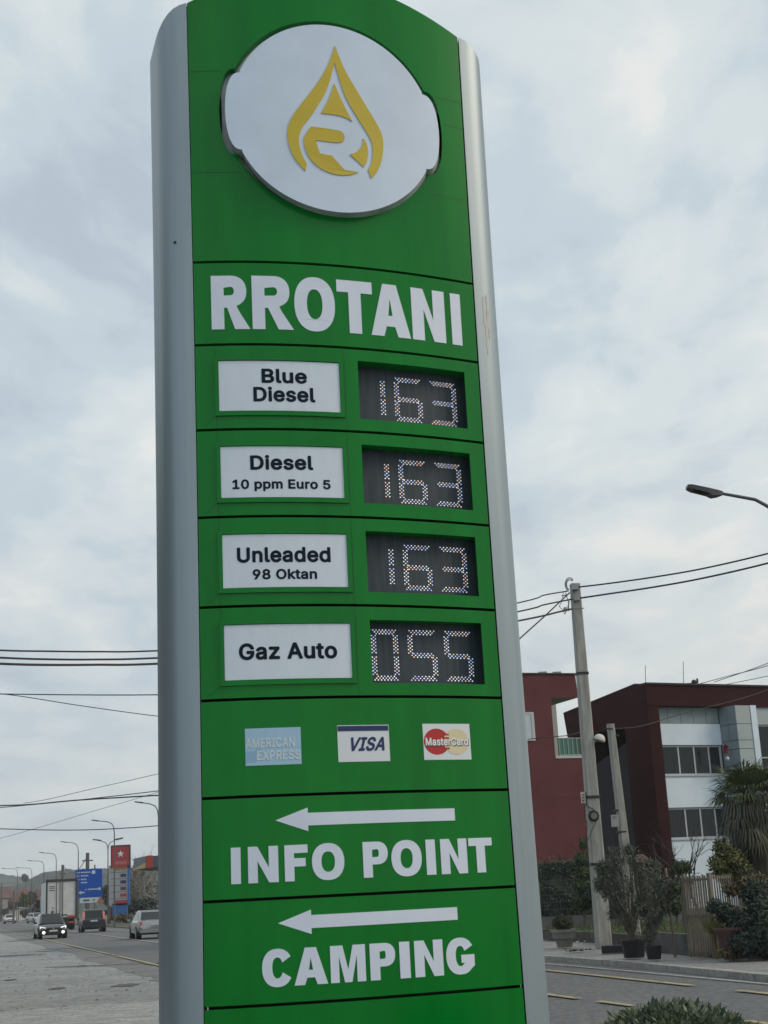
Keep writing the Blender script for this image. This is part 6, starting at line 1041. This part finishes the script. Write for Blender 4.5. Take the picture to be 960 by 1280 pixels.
for i, (u, v, ru, rv, Y, mm_, lab) in enumerate(((50, 1141, 9, 5, 260, LF_DARK, 'dark roadside shrubs left of the lorry'), (30, 1142, 7, 6, 262, LFH, 'dull roadside shrubs behind the far white car'), (70, 1146, 9, 4, 250, LFH, 'low shrubs hidden partly by the lorry'), (4, 1140, 8, 5, 330, LF_DARK, 'dark shrubs at the left picture edge'), (16, 1134, 6, 5, 300, LFB, 'brownish bare shrubs beside the pale concrete post'), (46, 1134, 6, 7, 290, LFH, 'dull tree between the orange roofed house and the lorry'), (134, 1118, 8, 16, 205, LF_DARK, 'tall dark evergreen between the blue sign and the star sign'), (150, 1139, 20, 8, 165, LF_DARK, 'dark shrubs under the star price sign'), (178, 1134, 22, 13, 172, LF_DARK, 'dark trees under the station canopy'), (152, 1148, 17, 3.5, 142, LF_BROWN, 'low brown clipped hedge at the far road edge'), (195, 1141, 14, 7, 150, LFH, 'dull green shrub behind the silver car'))):
    crown_tree(lab, u, v, ru, rv, Y, mm_, 20+i, .30, 1.6, trunk=False, name='shrub')
for i, (u, v, Y, h_, lab) in enumerate(((186, 1085, 190, 13, 'bare tree rising behind the station canopy'), (175, 1110, 178, 8, 'bare tree left under the canopy'), (195, 1110, 185, 10, 'bare tree beside the silver sign edge'), (168, 1095, 200, 11, 'bare tree between the star sign and the canopy'))):
    bare(lab, u, v, Y, h_, .12, 40+i, 0, 3, .4, mat('pale_grey_bark', (.16, .15, .14), .9))
# wood behind the station reading as one mass
b = B(); r3 = random.Random(77)
for _ in range(60):
    u = r3.uniform(150, 330); Y = r3.uniform(230, 300); c = at(u, r3.uniform(1098, 1128), Y); leaves(b, c, (r3.uniform(2, 4), 2, r3.uniform(2, 4.5)), 130, .8, .5, r3, shell=.3)
o = obj('woodland', b, LFB, loc=(-40, 260, 0)); tag(o, 'grey brown leafless wood rising behind the station canopy', 'woodland'); o['kind'] = 'stuff'
# distant houses
def house(label, u0, u1, vt, Y, wallm, roofm, roofh, wins, ang=0., dep=8):
    p0, p1 = at(u0, 1140, Y), at(u1, 1140, Y); zt_ = at(u0, vt, Y).z; w = p1.x-p0.x; t = thing('distant_house', label, 'house', ((p0.x+p1.x)/2, Y, 0)); F_ = Fr(((p0.x+p1.x)/2, Y), ang)
    b = B(); F_.box(b, -w/2, w/2, 0, dep, 0, zt_); obj('wall', b, wallm, t)
    b = B(); o_ = .4; P = [F_.p(-w/2-o_, -o_, zt_), F_.p(w/2+o_, -o_, zt_), F_.p(w/2+o_, dep+o_, zt_), F_.p(-w/2-o_, dep+o_, zt_), F_.p(-w/2+w*.2, dep/2, zt_+roofh), F_.p(w/2-w*.2, dep/2, zt_+roofh)]
    b.add(P, [(0, 1, 5, 4), (1, 2, 5), (2, 3, 4, 5), (3, 0, 4), (3, 2, 1, 0)]); obj('roof', b, roofm, t)
    nr, nc = wins
    for i in range(nr):
        for j in range(nc):
            x = -w/2+w*(j+.5)/nc; z = 1.2+i*2.9
            if z+1.3 > zt_: continue
            b = B(); F_.box(b, x-.55, x+.55, -.06, .02, z, z+1.3); obj('window', b, GLASSF, t)
    return t
TILE = mat('distant_red_tiles', (.10, .058, .055), .8, var=.2, vscale=1); PINKW = mat('distant_pink_wall', (.19, .135, .13), .8, var=.1, vscale=.5); GREYW = mat('distant_grey_wall', (.20, .20, .205), .8, var=.1, vscale=.5); WHW = mat('distant_white_wall', (.38, .38, .38), .8)
house('far grey house at the left picture edge', -22, 3, 1124, 340, GREYW, TILE, 1.5, (2, 4)); house('far red roofed house left of the concrete post', 3, 16, 1128, 345, PINKW, TILE, 2.2, (2, 3)); house('far pinkish house with bright red roof behind the green tree', 18, 31, 1125, 350, PINKW, mat('brighter_red_roof', (.15, .055, .055), .8), 2.5, (2, 3)); house('far low white building beside the road', 11, 19, 1136, 300, WHW, GREYW, .3, (1, 2)); house('far house with orange roof left of the lorry', 36, 50, 1126, 330, PINKW, TILE, 2.4, (2, 3)); house('far pale house just above the lorry cab', 46, 56, 1122, 420, GREYW, TILE, 2.0, (2, 2)); house('far dark red house behind the first one', -14, 12, 1119, 420, PINKW, TILE, 2.2, (2, 4)); 
# street lamps along the far side
LG = 'street lamps along the far side of the road'
spots = []
for u, v, H_ in ((198, 1003.5, 9.2), (143, 1029, 9.), (98, 1055, 9.), (70.5, 1068, 9.), (55, 1077.5, 9.), (40, 1086, 9.), (22, 1090, 8.6)):
    d = ray(u, v); Y = (H_-.4-EYE.z)/(d.z/d.y); spots.append((at(u, v, Y).x, Y, u))
labs = ['street lamp nearest the silver edge of the price sign', 'street lamp rising behind the red star sign', 'street lamp above the blue road sign', 'street lamp directly over the lorry', 'street lamp just left of the lorry over the hills', 'small far street lamp above the solitary skyline tree', 'smallest and farthest street lamp on the left']
for (x, Y, u), lb in zip(spots, labs): lampshape((x, Y, 0), 9.0, 22*Y/FPX+.6 if u > 100 else 17*Y/FPX+.6, DKMET, lb, .75, LG, r0=.07)
c = at(135, 1130, 150); lampshape((c.x, 150, 0), at(135, 1050, 150).z/.985, 1.5, DKMET, 'double armed street lamp between the blue sign and the star sign', 1.0, two=True)
# timber and concrete poles far away
def farpole(label, u, vt, Y, w_=.3, arms=(), vb=None):
    p = at(u, vt, Y); t = thing('utility_pole', label, 'utility pole', (p.x, Y, 0)); b = B(); b.tube([(p.x, Y, 0), p], [w_*.6, w_*.42], 6); obj('pole_shaft', b, mat('far_pole_dark', (.10, .095, .09), .9), t)
    for z, L_ in arms: b = B(); b.box((p.x, Y, p.z-z), (L_, .12, .14)); obj('cross_arm', b, DKMET, t)
farpole('distant dark pole with cross arms behind the blue road sign', 109.5, 1066, 175, .5, ((.9, 1.3), (2.4, 1.2), (4.0, 1.0)))
farpole('distant dark pole above the lorry', 78.5, 1081, 260, .6, ((1.5, 1.2),)); farpole('pale concrete post beyond the far white car', 17.5, 1113, 230, .28); farpole('thin far post left of the concrete post', 2, 1104, 300, .3); farpole('thin post behind the double lamp', 118.5, 1081, 190, .22); farpole('thin post just left of the star sign', 137.3, 1082, 152, .2)
cable('slack wire between the two distant poles behind the lorry', [at(79, 1083, 260), at(90, 1091, 230), at(98, 1087, 205), at(109, 1071, 175)], .05)
# ---- blue direction sign
Yb = 168.; BL = mat('blue_sign_sheeting', (.001, .085, .46), .4, spec=.2); SW = mat('white_sign_sheeting', (.62, .68, .74), .4); k = Yb/FPX
c = at(111, 1104, Yb); t = thing('direction_sign', 'large blue direction sign on two posts with a white strip below, beyond the lorry', 'road sign', (c.x, Yb, 0))
F_ = Fr((c.x, Yb), 0)
for dx in (-.95, .95): b = B(); b.tube([(c.x+dx, Yb+.12, 0), (c.x+dx, Yb+.12, c.z+1)], .06, 6); obj('post', b, M_METAL, t)
b = B(); b.box((c.x, Yb, c.z), (32.5*k, .06, 33.5*k)); pn = obj('blue_panel', b, BL, t)
def wbars(parent, rows, cx_, cz_, Y, kk, m):
    b = B(); r4 = random.Random(5)
    for (du, dv, w_, h_) in rows:
        x = 0
        while x < w_-.3:
            l_ = r4.uniform(.55, 1.0); b.box((cx_+(du+x+l_/2)*kk, Y-.045, cz_-dv*kk), (l_*kk, .02, h_*kk*r4.uniform(.75, 1))); x += l_+.28
    return obj('lettering', b, m, parent)
wbars(pn, [(-14.5, -13, 4, 1.6), (-9.5, -13, 11, 1.8), (-14.5, -9, 3, 1.5), (-9.5, -9, 9, 1.6), (-14.5, -4.8, 3, 1.5), (-9.5, -4.8, 7, 1.6), (-9.5, -1, 8, 1.6), (-4.5, 7.4, 3, 1.2), (-.5, 7.2, 11, 1.8)], c.x, c.z, Yb, k, SW)
b = B(); b.box((c.x+5.8*k, Yb-.04, c.z+12.8*k), (4*k, .02, 4*k)); b.box((c.x+13*k, Yb-.04, c.z-7*k), (2.6*k, .02, 3*k)); b.prism([(c.x-10*k, Yb-.05), (c.x-5*k, Yb-.05), (c.x-5*k, Yb-.03), (c.x-10*k, Yb-.03)], c.z-11.4*k, c.z-9.8*k); b.add([(c.x-12.5*k, Yb-.05, c.z-10.6*k), (c.x-9*k, Yb-.05, c.z-13*k), (c.x-9*k, Yb-.05, c.z-8.2*k)], [(0, 1, 2)]); obj('sign_symbol', b, SW, pn)
b = B(); b.box((c.x+1.5*k, Yb-.01, c.z-20*k), (24*k, .06, 6*k)); ps = obj('white_panel', b, SW, t); wbars(ps, [(-8, 20, 8, 2.4), (3.5, 20, 3, 1.8)], c.x+1.5*k, c.z, Yb, k, INK)
b = B(); q = at(125.5, 1125, 160); b.tube([(q.x, 160, 0), (q.x, 160, q.z)], .05, 6); tt = thing('warning_sign', 'small yellow and red triangular sign at the corner of the blue sign', 'road sign', (q.x, 160, 0)); obj('post', b, M_METAL, tt); b = B(); b.add([q+V((-.45, -.06, -.35)), q+V((.45, -.06, -.35)), q+V((0, -.06, .45)), q+V((-.45, -.02, -.35)), q+V((.45, -.02, -.35)), q+V((0, -.02, .45))], [(0, 1, 2), (5, 4, 3), (0, 3, 4, 1), (1, 4, 5, 2), (2, 5, 3, 0)]); obj('sign_face', b, mat('orange_sign', (.40, .20, .10), .5), tt)
# ---- the star price sign of the other station
Ys = 148.; k = Ys/FPX; c = at(151, 1071, Ys); t = thing('price_sign', 'distant fuel price sign with a white star on red above five price rows', 'price sign', (c.x, Ys, 0)); X0 = c.x
SRED = mat('star_sign_red', (.36, .035, .045), .45); SG_ = mat('star_sign_grey', (.33, .35, .37), .5); SB = mat('star_sign_blue', (.02, .12, .36), .45)
b = B(); b.box((X0, Ys, c.z), (22*k, .5, 26*k)); hdp = obj('header', b, SRED, t)
b = B(); b.box((X0, Ys-.01, c.z+13.3*k), (23*k, .56, 1.2*k)); b.box((X0-11.2*k, Ys-.01, c.z-.2*k), (.9*k, .56, 26*k)); b.box((X0+11.2*k, Ys-.01, c.z-.2*k), (.7*k, .56, 26*k)); obj('header_frame', b, M_BLACK, hdp)
b = B(); st_ = []
for i in range(10): r_ = (4.6 if i % 2 == 0 else 1.9)*k; a = pi/2+i*pi/5; st_.append((X0+.3*k+r_*cos(a), Ys-.27, c.z+3.2*k+r_*sin(a)))
b.add(st_+[(X0+.3*k, Ys-.30, c.z+3.2*k)], [(i, (i+1) % 10, 10) for i in range(10)]); obj('star', b, SW, hdp)
b = B(); b.box((X0+.2*k, Ys-.26, c.z-7*k), (15*k, .02, 4*k)); obj('header_band', b, mat('pale_red_print', (.42, .12, .14), .5), hdp)
cz = at(149, 1107, Ys); b = B(); b.box((cz.x, Ys, cz.z), (24*k, .4, 46*k)); bp = obj('price_board', b, SG_, t); b = B(); b.box((cz.x+11.7*k, Ys-.02, cz.z+.3*k), (2.2*k, .46, 46*k)); obj('blue_edge', b, SB, t)
b = B(); b.box((cz.x+1.5*k, Ys-.21, cz.z+19.5*k), (15*k, .02, 3.2*k)); obj('price_row', b, mat('ochre_strip', (.28, .19, .06), .6), bp)
for i, (m, wd) in enumerate(((NAVY, 7), (NAVY, 7), (mat('dull_purple_display', (.10, .03, .07), .5), 7), (SRED, 8), (SRED, 16))):
    z = cz.z+(11.8-7.7*i)*k; b = B(); b.box((cz.x+(5.5 if wd < 10 else 2.6)*k, Ys-.21, z), (wd*k, .02, 3.8*k)); obj('price_row', b, m, bp)
    b = B(); b.box((cz.x, Ys-.21, z+3.9*k), (20*k, .02, .7*k)); obj('row_gap', b, mat('dark_row_gap', (.12, .13, .14), .6), bp)
b = B(); b.box((X0-1*k, Ys, at(150, 1137, Ys).z), (18*k, .4, 15*k)); obj('blue_base', b, SB, t)
# ---- station canopy
Yc = 158.; p0, p1, p2 = at(167, 1090, Yc), at(182, 1090, Yc-6), at(200, 1090, Yc-6); zt_, zb_ = at(184, 1069.5, Yc-6).z, at(184, 1085, Yc-6).z
t = thing('station_canopy', 'filling station canopy with dark blue and bright red fascia beyond the silver car', 'canopy', (p1.x, Yc, 0)); CB = mat('canopy_blue_grey', (.065, .09, .13), .5); CRD = mat('canopy_red', (.42, .045, .02), .45)
X1 = p2.x+22
b = B(); b.prism([(p0.x, Yc), (p1.x, Yc-6), (X1, Yc-6), (X1, Yc+10), (p0.x, Yc+10)], zb_+.05, zt_-.05); obj('canopy_roof', b, CB, t)
rx0, rx1 = p1.x+.1, at(191, 1080, Yc-6).x; b = B(); b.box(((rx0+rx1)/2, Yc-6, (zt_+zb_)/2), (rx1-rx0, .3, zt_-zb_)); obj('red_fascia', b, CRD, t)
b = B(); P = [V((p0.x, Yc-.04, zb_)), V((p1.x, Yc-6.04, zb_)), V((p1.x, Yc-6.04, zb_+.55)), V((p0.x, Yc-.04, zb_+.10))]; b.add(P, [(0, 1, 2, 3)]); obj('yellow_stripe', b, mat('canopy_yellow', (.45, .30, .05), .5), t)
for dx in (2.5, 12, 20): b = B(); b.box((p1.x+dx, Yc-2, zb_/2), (.4, .4, zb_)); obj('column', b, GREYW, t)
b = B(); b.box((p1.x+3, Yc+14, 1.8), (6, 4, 3.6)); ks = thing('station_kiosk', 'small dark kiosk under the station canopy', 'kiosk', (p1.x+3, Yc+14, 0)); obj('wall', b, mat('kiosk_dark', (.06, .07, .075), .6), ks); b = B(); b.box((p1.x+2.4, Yc+11.97, 2.7), (1.2, .06, .2)); obj('lit_sign', b, SW, ks)
# ================================================================ VEHICLES
TYRE = mat('tyre_rubber', (.014, .014, .015), .85); RIM = mat('alloy_rim', (.30, .31, .32), .35, metal=.7); CGL = mat('car_glass', (.012, .018, .020), .10, spec=.4); CBLK = mat('black_trim', (.015, .016, .018), .5); PLATE = mat('white_number_plate', (.5, .52, .54), .5)
def car(label, loc, heading, paint, kind, group=None, lights=False, tail=None, cat='car', name='parked_car'):
    """x forward, built at the origin then turned"""
    t = thing(name, label, cat, (0, 0, 0), group); L_, Wd, H_ = {'sedan': (4.5, 1.78, 1.43), 'estate': (4.35, 1.76, 1.60), 'hatch': (4.1, 1.74, 1.47)}[kind]; h2 = L_/2; w = Wd/2
    if kind == 'sedan': st = [(-h2, .48, .72, .86), (-h2+.12, .34, .90, .96), (-h2+.75, .22, .95, 1), (-.9, .20, .93, 1), (.7, .20, .92, 1), (1.35, .22, .86, .99), (h2-.25, .28, .74, .93), (h2, .42, .58, .80)]
    elif kind == 'estate': st = [(-h2, .46, .86, .90), (-h2+.10, .34, .96, .96), (-h2+.75, .22, .96, 1), (-.9, .20, .95, 1), (.7, .20, .94, 1), (1.35, .22, .90, .99), (h2-.25, .28, .80, .93), (h2, .42, .62, .82)]
    else: st = [(-h2, .46, .80, .88), (-h2+.12, .34, .92, .96), (-h2+.75, .22, .93, 1), (-.9, .20, .92, 1), (.7, .20, .90, 1), (1.35, .22, .84, .99), (h2-.25, .28, .73, .93), (h2, .42, .58, .80)]
    b = B(); P = []; n = 12
    for x, z0, z1, ws in st:
        a = w*ws; m_ = (z0+z1)/2
        for (y, z) in ((-a*.80, z0), (-a*.97, z0+.10), (-a, m_), (-a*.985, z1-.10), (-a*.90, z1-.015), (-a*.5, z1+.02), (a*.5, z1+.02), (a*.90, z1-.015), (a*.985, z1-.10), (a, m_), (a*.97, z0+.10), (a*.80, z0)): P.append((x, y, z))
    b.add(P, [(i*n+k_, (i+1)*n+k_, (i+1)*n+(k_+1) % n, i*n+(k_+1) % n) for i in range(len(st)-1) for k_ in range(n)]+[tuple(range(n)), tuple((len(st)-1)*n+k_ for k_ in range(n))[::-1]])
    body = obj('body', b, paint, t, smooth=True)
    if kind == 'sedan': xs = (-1.62, -.85, .35, 1.22)
    elif kind == 'estate': xs = (-2.08, -1.72, .45, 1.30)
    else: xs = (-1.95, -1.45, .40, 1.22)
    zb = .90; wr, wt = w*.90, w*.70
    bot = [(xs[0], -wr), (xs[3], -wr*.96), (xs[3], wr*.96), (xs[0], wr)]; top = [(xs[1], -wt), (xs[2], -wt), (xs[2], wt), (xs[1], wt)]
    b = B(); b.prism(bot, zb, H_-.05, top=top); b.prism(top, H_-.05, H_, top=[(x*.93, y*.88) for x, y in top]); obj('cabin', b, paint, t, smooth=True)
    def face(i, j, k0, k1, z0, z1, m, nm, off=.012):
        A0_, B0_ = V((*bot[i], zb)), V((*bot[j], zb)); A1, B1 = V((*top[i], H_-.05)), V((*top[j], H_-.05))
        q = [A0_.lerp(B0_, k0).lerp(A1.lerp(B1, k0), z0), A0_.lerp(B0_, k1).lerp(A1.lerp(B1, k1), z0), A0_.lerp(B0_, k1).lerp(A1.lerp(B1, k1), z1), A0_.lerp(B0_, k0).lerp(A1.lerp(B1, k0), z1)]
        nn = (q[1]-q[0]).cross(q[3]-q[0]).normalized(); b_ = B(); b_.add([v_+nn*off for v_ in q], [(0, 1, 2, 3)]); obj(nm, b_, m, t)
    face(1, 2, .06, .94, .05, .93, CGL, 'windscreen'); face(3, 0, .08, .92, .12, .90, CGL, 'rear_window')
    for i, j in ((0, 1), (2, 3)):
        for k0, k1 in ((.08, .47), (.50, .93)) if i == 0 else ((.07, .50), (.53, .92)): face(i, j, k0, k1, .10, .90, CGL, 'side_window')
    for sx in (-L_*.31, L_*.315):
        for sy in (-1, 1):
            M = Matrix.Rotation(pi/2, 3, 'X'); b = B(); b.lathe((sx, sy*(w-.10), .31), [(.22, -.105), (.30, -.10), (.315, -.06), (.315, .06), (.30, .10), (.22, .105)], 18, M=M); wh = obj('wheel', b, TYRE, t, smooth=True); b = B(); b.lathe((sx, sy*(w-.10+.108)-.0, .31), [(.21, -.008), (.20, .004), (.05, .008)], 12, M=M); obj('rim', b, RIM, wh)
            b = B(); b.lathe((sx, sy*(w-.13), .34), [(.37, -.13), (.37, .134)], 18, M=M); obj('wheel_arch', b, CBLK, t)
    zr = {'sedan': .80, 'estate': 1.12, 'hatch': .85}[kind]
    for sy in (-1, 1):
        b = B()
        if kind == 'estate': b.box((-h2+.10, sy*w*.86, .98), (.12, .20, .20)); b.box((-h2+.28, sy*w*.80, 1.20), (.16, .13, .42), M=Matrix.Rotation(.34, 3, 'Y'))
        elif kind == 'sedan': y0, y1 = sy*w*.93, sy*w*.55; P = [(-h2+.02, y0, .62), (-h2+.02, y1, .62), (-h2+.02, (y0*.7+y1*.3), .88), (-h2+.25, y0*1.045, .66), (-h2+.25, y1, .66), (-h2+.25, y0*1.02, .90)]; b.add(P, [(0, 1, 2), (5, 4, 3), (0, 3, 4, 1), (1, 4, 5, 2), (2, 5, 3, 0)])
        else: b.box((-h2+.10, sy*w*.80, .76), (.14, .26, .16))
        obj('tail_light', b, tail or mat('tail_light_red', (.28, .03, .04), .3, emit=(.9, .15, .12), estr=.10), t)
        b = B(); P = [(h2-.06, sy*w*.50, .56), (h2-.22, sy*w*.90, .60), (h2-.30, sy*w*.90, .74), (h2-.10, sy*w*.52, .66)]
        P += [(x+.03, y, z+.01) for x, y, z in P]; b.add(P, [(0, 1, 2, 3), (7, 6, 5, 4), (0, 4, 5, 1), (1, 5, 6, 2), (2, 6, 7, 3), (3, 7, 4, 0)]); obj('headlight', b, mat('headlight_lit', (.7, .7, .7), .2, emit=(1, .98, .92), estr=.5) if lights else mat('headlight_glass', (.35, .38, .40), .15), t)
        if lights: b = B(); b.lathe((h2-.01, sy*w*.66, .38), [(.08, -.03), (.10, 0), (.06, .04)], 10, M=Matrix.Rotation(pi/2, 3, 'Y')); obj('fog_lamp', b, mat('fog_lamp_lit', (.8, .8, .8), .2, emit=(1, 1, .97), estr=1.2), t)
        b = B(); b.box((.72, sy*(w+.09), .95), (.12, .18, .12)); obj('door_mirror', b, paint if kind != 'estate' else CBLK, t)
    b = B(); b.box((h2-.015, 0, .60), (.06, w*.95, .12)); b.box((h2+.0, 0, .36), (.06, w*1.1, .13)); gr = obj('grille', b, CBLK, t); b = B(); b.box((h2+.018, 0, .655), (.02, w*.9, .018)); b.lathe((h2+.02, 0, .61), [(.05, 0), (.06, .015)], 10, M=Matrix.Rotation(pi/2, 3, 'Y')); obj('badge', b, RIM, gr)
    b = B(); b.box((h2+.03, 0, .47), (.02, .50, .10)); obj('number_plate', b, PLATE, t)
    b = B(); b.box((-h2-.01, 0, .80 if kind != 'sedan' else .74), (.02, .50, .11)); obj('number_plate', b, PLATE, t)
    b = B(); b.box((-h2+.06, 0, .40), (.14, w*1.75, .16)); obj('rear_bumper', b, CBLK if kind == 'estate' else paint, t)
    b = B(); b.tube([(-h2+.2, -.4, .25), (-h2-.02, -.4, .27)], .035, 6); obj('exhaust', b, RIM, t)
    if kind == 'estate':
        for sy in (-1, 1): b = B(); b.tube([(-1.6, sy*wt*.95, H_-.01), (-1.5, sy*wt*.95, H_+.05), (.2, sy*wt*.95, H_+.05), (.35, sy*wt*.95, H_-.01)], .02, 5); obj('roof_rail', b, RIM, t)
    t.location = loc; t.rotation_euler = (0, 0, heading); WL[t.name] = V(loc); return t
HD = math.atan2(-1, .302)          # towards the camera along the road
HA = HD+pi                         # away
def carp(metal, col, name): return mat(name, col, .3, metal=metal, coat=.6, var=.04, vscale=3)
def on(Y, off, z=-.012): return (l2(Y)+off, Y, z)
car('dark saloon driving towards the camera with headlights and fog lamps on', (at(62.5, 1160, 93).x, 93, 0), HD+.04, carp(.3, (.03, .034, .036), 'dark_grey_car_paint'), 'hatch', lights=True, name='dark_car')
car('dark blue estate car with roof rails driving away behind the lorry', (at(115, 1150, 110).x, 110, 0), HA-.02, carp(.2, (.012, .018, .034), 'dark_blue_car_paint'), 'estate', tail=mat('pinkish_tall_tail_light', (.45, .16, .16), .3, emit=(1, .35, .3), estr=.12), name='estate_car')
car('silver saloon driving away, half hidden by the silver edge of the sign', (at(187, 1155, 79).x, 79, 0), HA+.0, carp(.6, (.30, .33, .35), 'silver_car_paint'), 'sedan', name='silver_car')
car('white saloon far down the road at the left picture edge', (at(12, 1146, 240).x, 240, 0), HD+.02, carp(.2, (.55, .57, .58), 'white_car_paint'), 'sedan', name='white_car')
car('small pale car parked beyond the dark saloon, left of the lorry', (at(44.5, 1146, 228).x, 228, 0), HD+.3, carp(.2, (.45, .47, .46), 'pale_car_paint'), 'hatch', name='pale_car')
# lorry seen from behind
Yl = 128.; cL = at(81, 1150, Yl); t = thing('lorry', 'box lorry with pale grey side and double rear doors driving away', 'lorry', (0, 0, 0))
TR = mat('lorry_grey_white', (.52, .54, .54), .6, var=.08, vscale=1.5); TRD = mat('lorry_dark_frame', (.035, .032, .035), .6)
Lh, Wl, Hl = 11.5, 2.5, 4.15
b = B(); b.box((Lh/2-.0, 0, 2.55), (Lh, Wl, 3.1)); obj('cargo_box', b, TR, t)
b = B(); b.box((-.06, 0, Hl+.0), (.16, Wl+.10, .20)); b.box((-.06, Wl/2, 2.55), (.16, .14, 3.2)); b.box((-.06, -Wl/2, 2.55), (.16, .14, 3.2)); b.box((-.05, 0, .98), (.14, Wl, .14)); b.box((Lh/2, 0, Hl+.0), (Lh, Wl+.04, .08)); obj('box_frame', b, TRD, t)
for s_ in (-1, 1):
    b = B(); b.box((-.03, s_*.60, 2.55), (.05, 1.15, 2.95)); d = obj('rear_door', b, TR, t)
    for yy in (.12, .42) if s_ > 0 else (.10,): b = B(); b.tube([(-.09, s_*yy, 1.1), (-.09, s_*yy, 4.0)], .028, 5); obj('lock_rod', b, TRD, d)
b = B(); 
for zz in (3.52, 3.66, 3.34): b.box((-.062, .80, zz), (.02, .44, .06))
obj('door_print', b, TRD, t); b = B(); b.box((-.062, .75, 1.45), (.02, .22, .40)); b.box((-.062, .72, 1.85), (.02, .10, .15)); b.box((-.062, -.1, 1.25), (.02, .8, .12)); obj('door_print', b, mat('grey_dirt_print', (.10, .10, .10), .8), t)
b = B(); b.box((-.09, -.80, 1.13), (.03, .62, .16)); obj('warning_plate', b, mat('red_orange_plate', (.45, .07, .03), .5), t)
b = B(); b.box((.05, 0, .62), (.12, 2.3, .18)); obj('bumper', b, TRD, t)
for s_ in (-1, 1): b = B(); b.box((-.03, s_*.85, .62), (.06, .45, .13)); obj('tail_light', b, mat('tail_light_red', (.28, .03, .04), .3, emit=(.9, .15, .12), estr=.10), t)
b = B(); b.box((-.03, 0, .62), (.03, .5, .12)); obj('number_plate', b, PLATE, t)
for sx in (1.6, 2.9, 9.6):
    for s_ in (-1, 1): b = B(); b.lathe((sx, s_*1.0, .50), [(.3, -.2), (.48, -.19), (.5, -.1), (.5, .1), (.48, .19), (.3, .2)], 16, M=Matrix.Rotation(pi/2, 3, 'X')); obj('wheel', b, TYRE, t, smooth=True)
b = B(); b.box((Lh/2, 0, .85), (Lh, .9, .25)); obj('chassis', b, TRD, t)
b = B(); b.box((Lh+1.3, 0, 1.75), (2.0, 2.4, 2.5)); obj('cab', b, mat('lorry_cab_white', (.4, .42, .43), .5), t); b = B(); b.box((Lh+1.9, 1.45, 2.3), (.15, .3, .75)); b.box((Lh+1.9, -1.45, 2.3), (.15, .3, .75)); obj('mirror', b, CBLK, t)
t.location = (cL.x-.3, Yl, 0); t.rotation_euler = (0, 0, HA-.015)
# small roadside fittings on the far verge
b = B(); q = at(23.5, 1131, 300); b.box(q, (2.2, .2, .9)); b.tube([(q.x, 300, 0), q], .08, 5); tag(obj('dark_board', b, NAVYD, loc=(q.x, 300, 0)), 'dark far hoarding beside the low white building', 'sign board')
# unseen dark building added on the arrows' side for the left silver edge to reflect
SBX0, SBX1, SBY0, SBY1 = -30., -11.5, 2., 32.
t = thing('added_dark_building', 'long dark grey building added unseen left of the green sign, for its silver edge to reflect', 'building', ((SBX0+SBX1)/2, (SBY0+SBY1)/2, 0))
DKW = mat('added_dark_cladding', (.05, .058, .065), .6, var=.12, vscale=1.)
b = B(); b.box(((SBX0+SBX1)/2, (SBY0+SBY1)/2, 4.2), (SBX1-SBX0, SBY1-SBY0, 8.4)); obj('wall', b, DKW, t)
b = B(); b.box(((SBX0+SBX1)/2+.4, (SBY0+SBY1)/2, 8.75), (SBX1-SBX0+1.6, SBY1-SBY0+1.2, .68)); obj('roof_fascia', b, GREEN, t)
for k in range(7):
    y = SBY0+2.2+k*4.2; b = B(); b.box((SBX1+.02, y, 1.75), (.10, 3.2, 2.9)); w_ = obj('window', b, PVC, t); b = B(); b.box((SBX1+.085, y, 1.75), (.02, 3.0, 2.7)); obj('pane', b, GLASSF, w_)
# ================================================================ THE AIR
hz_m = bpy.data.materials.new('haze_air'); hz_m.use_nodes = True; t_ = hz_m.node_tree; t_.nodes.clear()
pv = t_.nodes.new('ShaderNodeVolumePrincipled'); pv.inputs['Color'].default_value = (.96, .98, 1, 1); pv.inputs['Density'].default_value = .00026; pv.inputs['Anisotropy'].default_value = .2
mo = t_.nodes.new('ShaderNodeOutputMaterial'); t_.links.new(pv.outputs[0], mo.inputs['Volume'])
b = B(); b.box((0, 790, 32), (3100, 1720, 66)); hz_o = obj('haze', b, hz_m); hz_o['kind'] = 'stuff'; tag(hz_o, 'thin pale haze lying over the distant road and hills', 'haze')
sc.cycles.volume_step_rate = 1
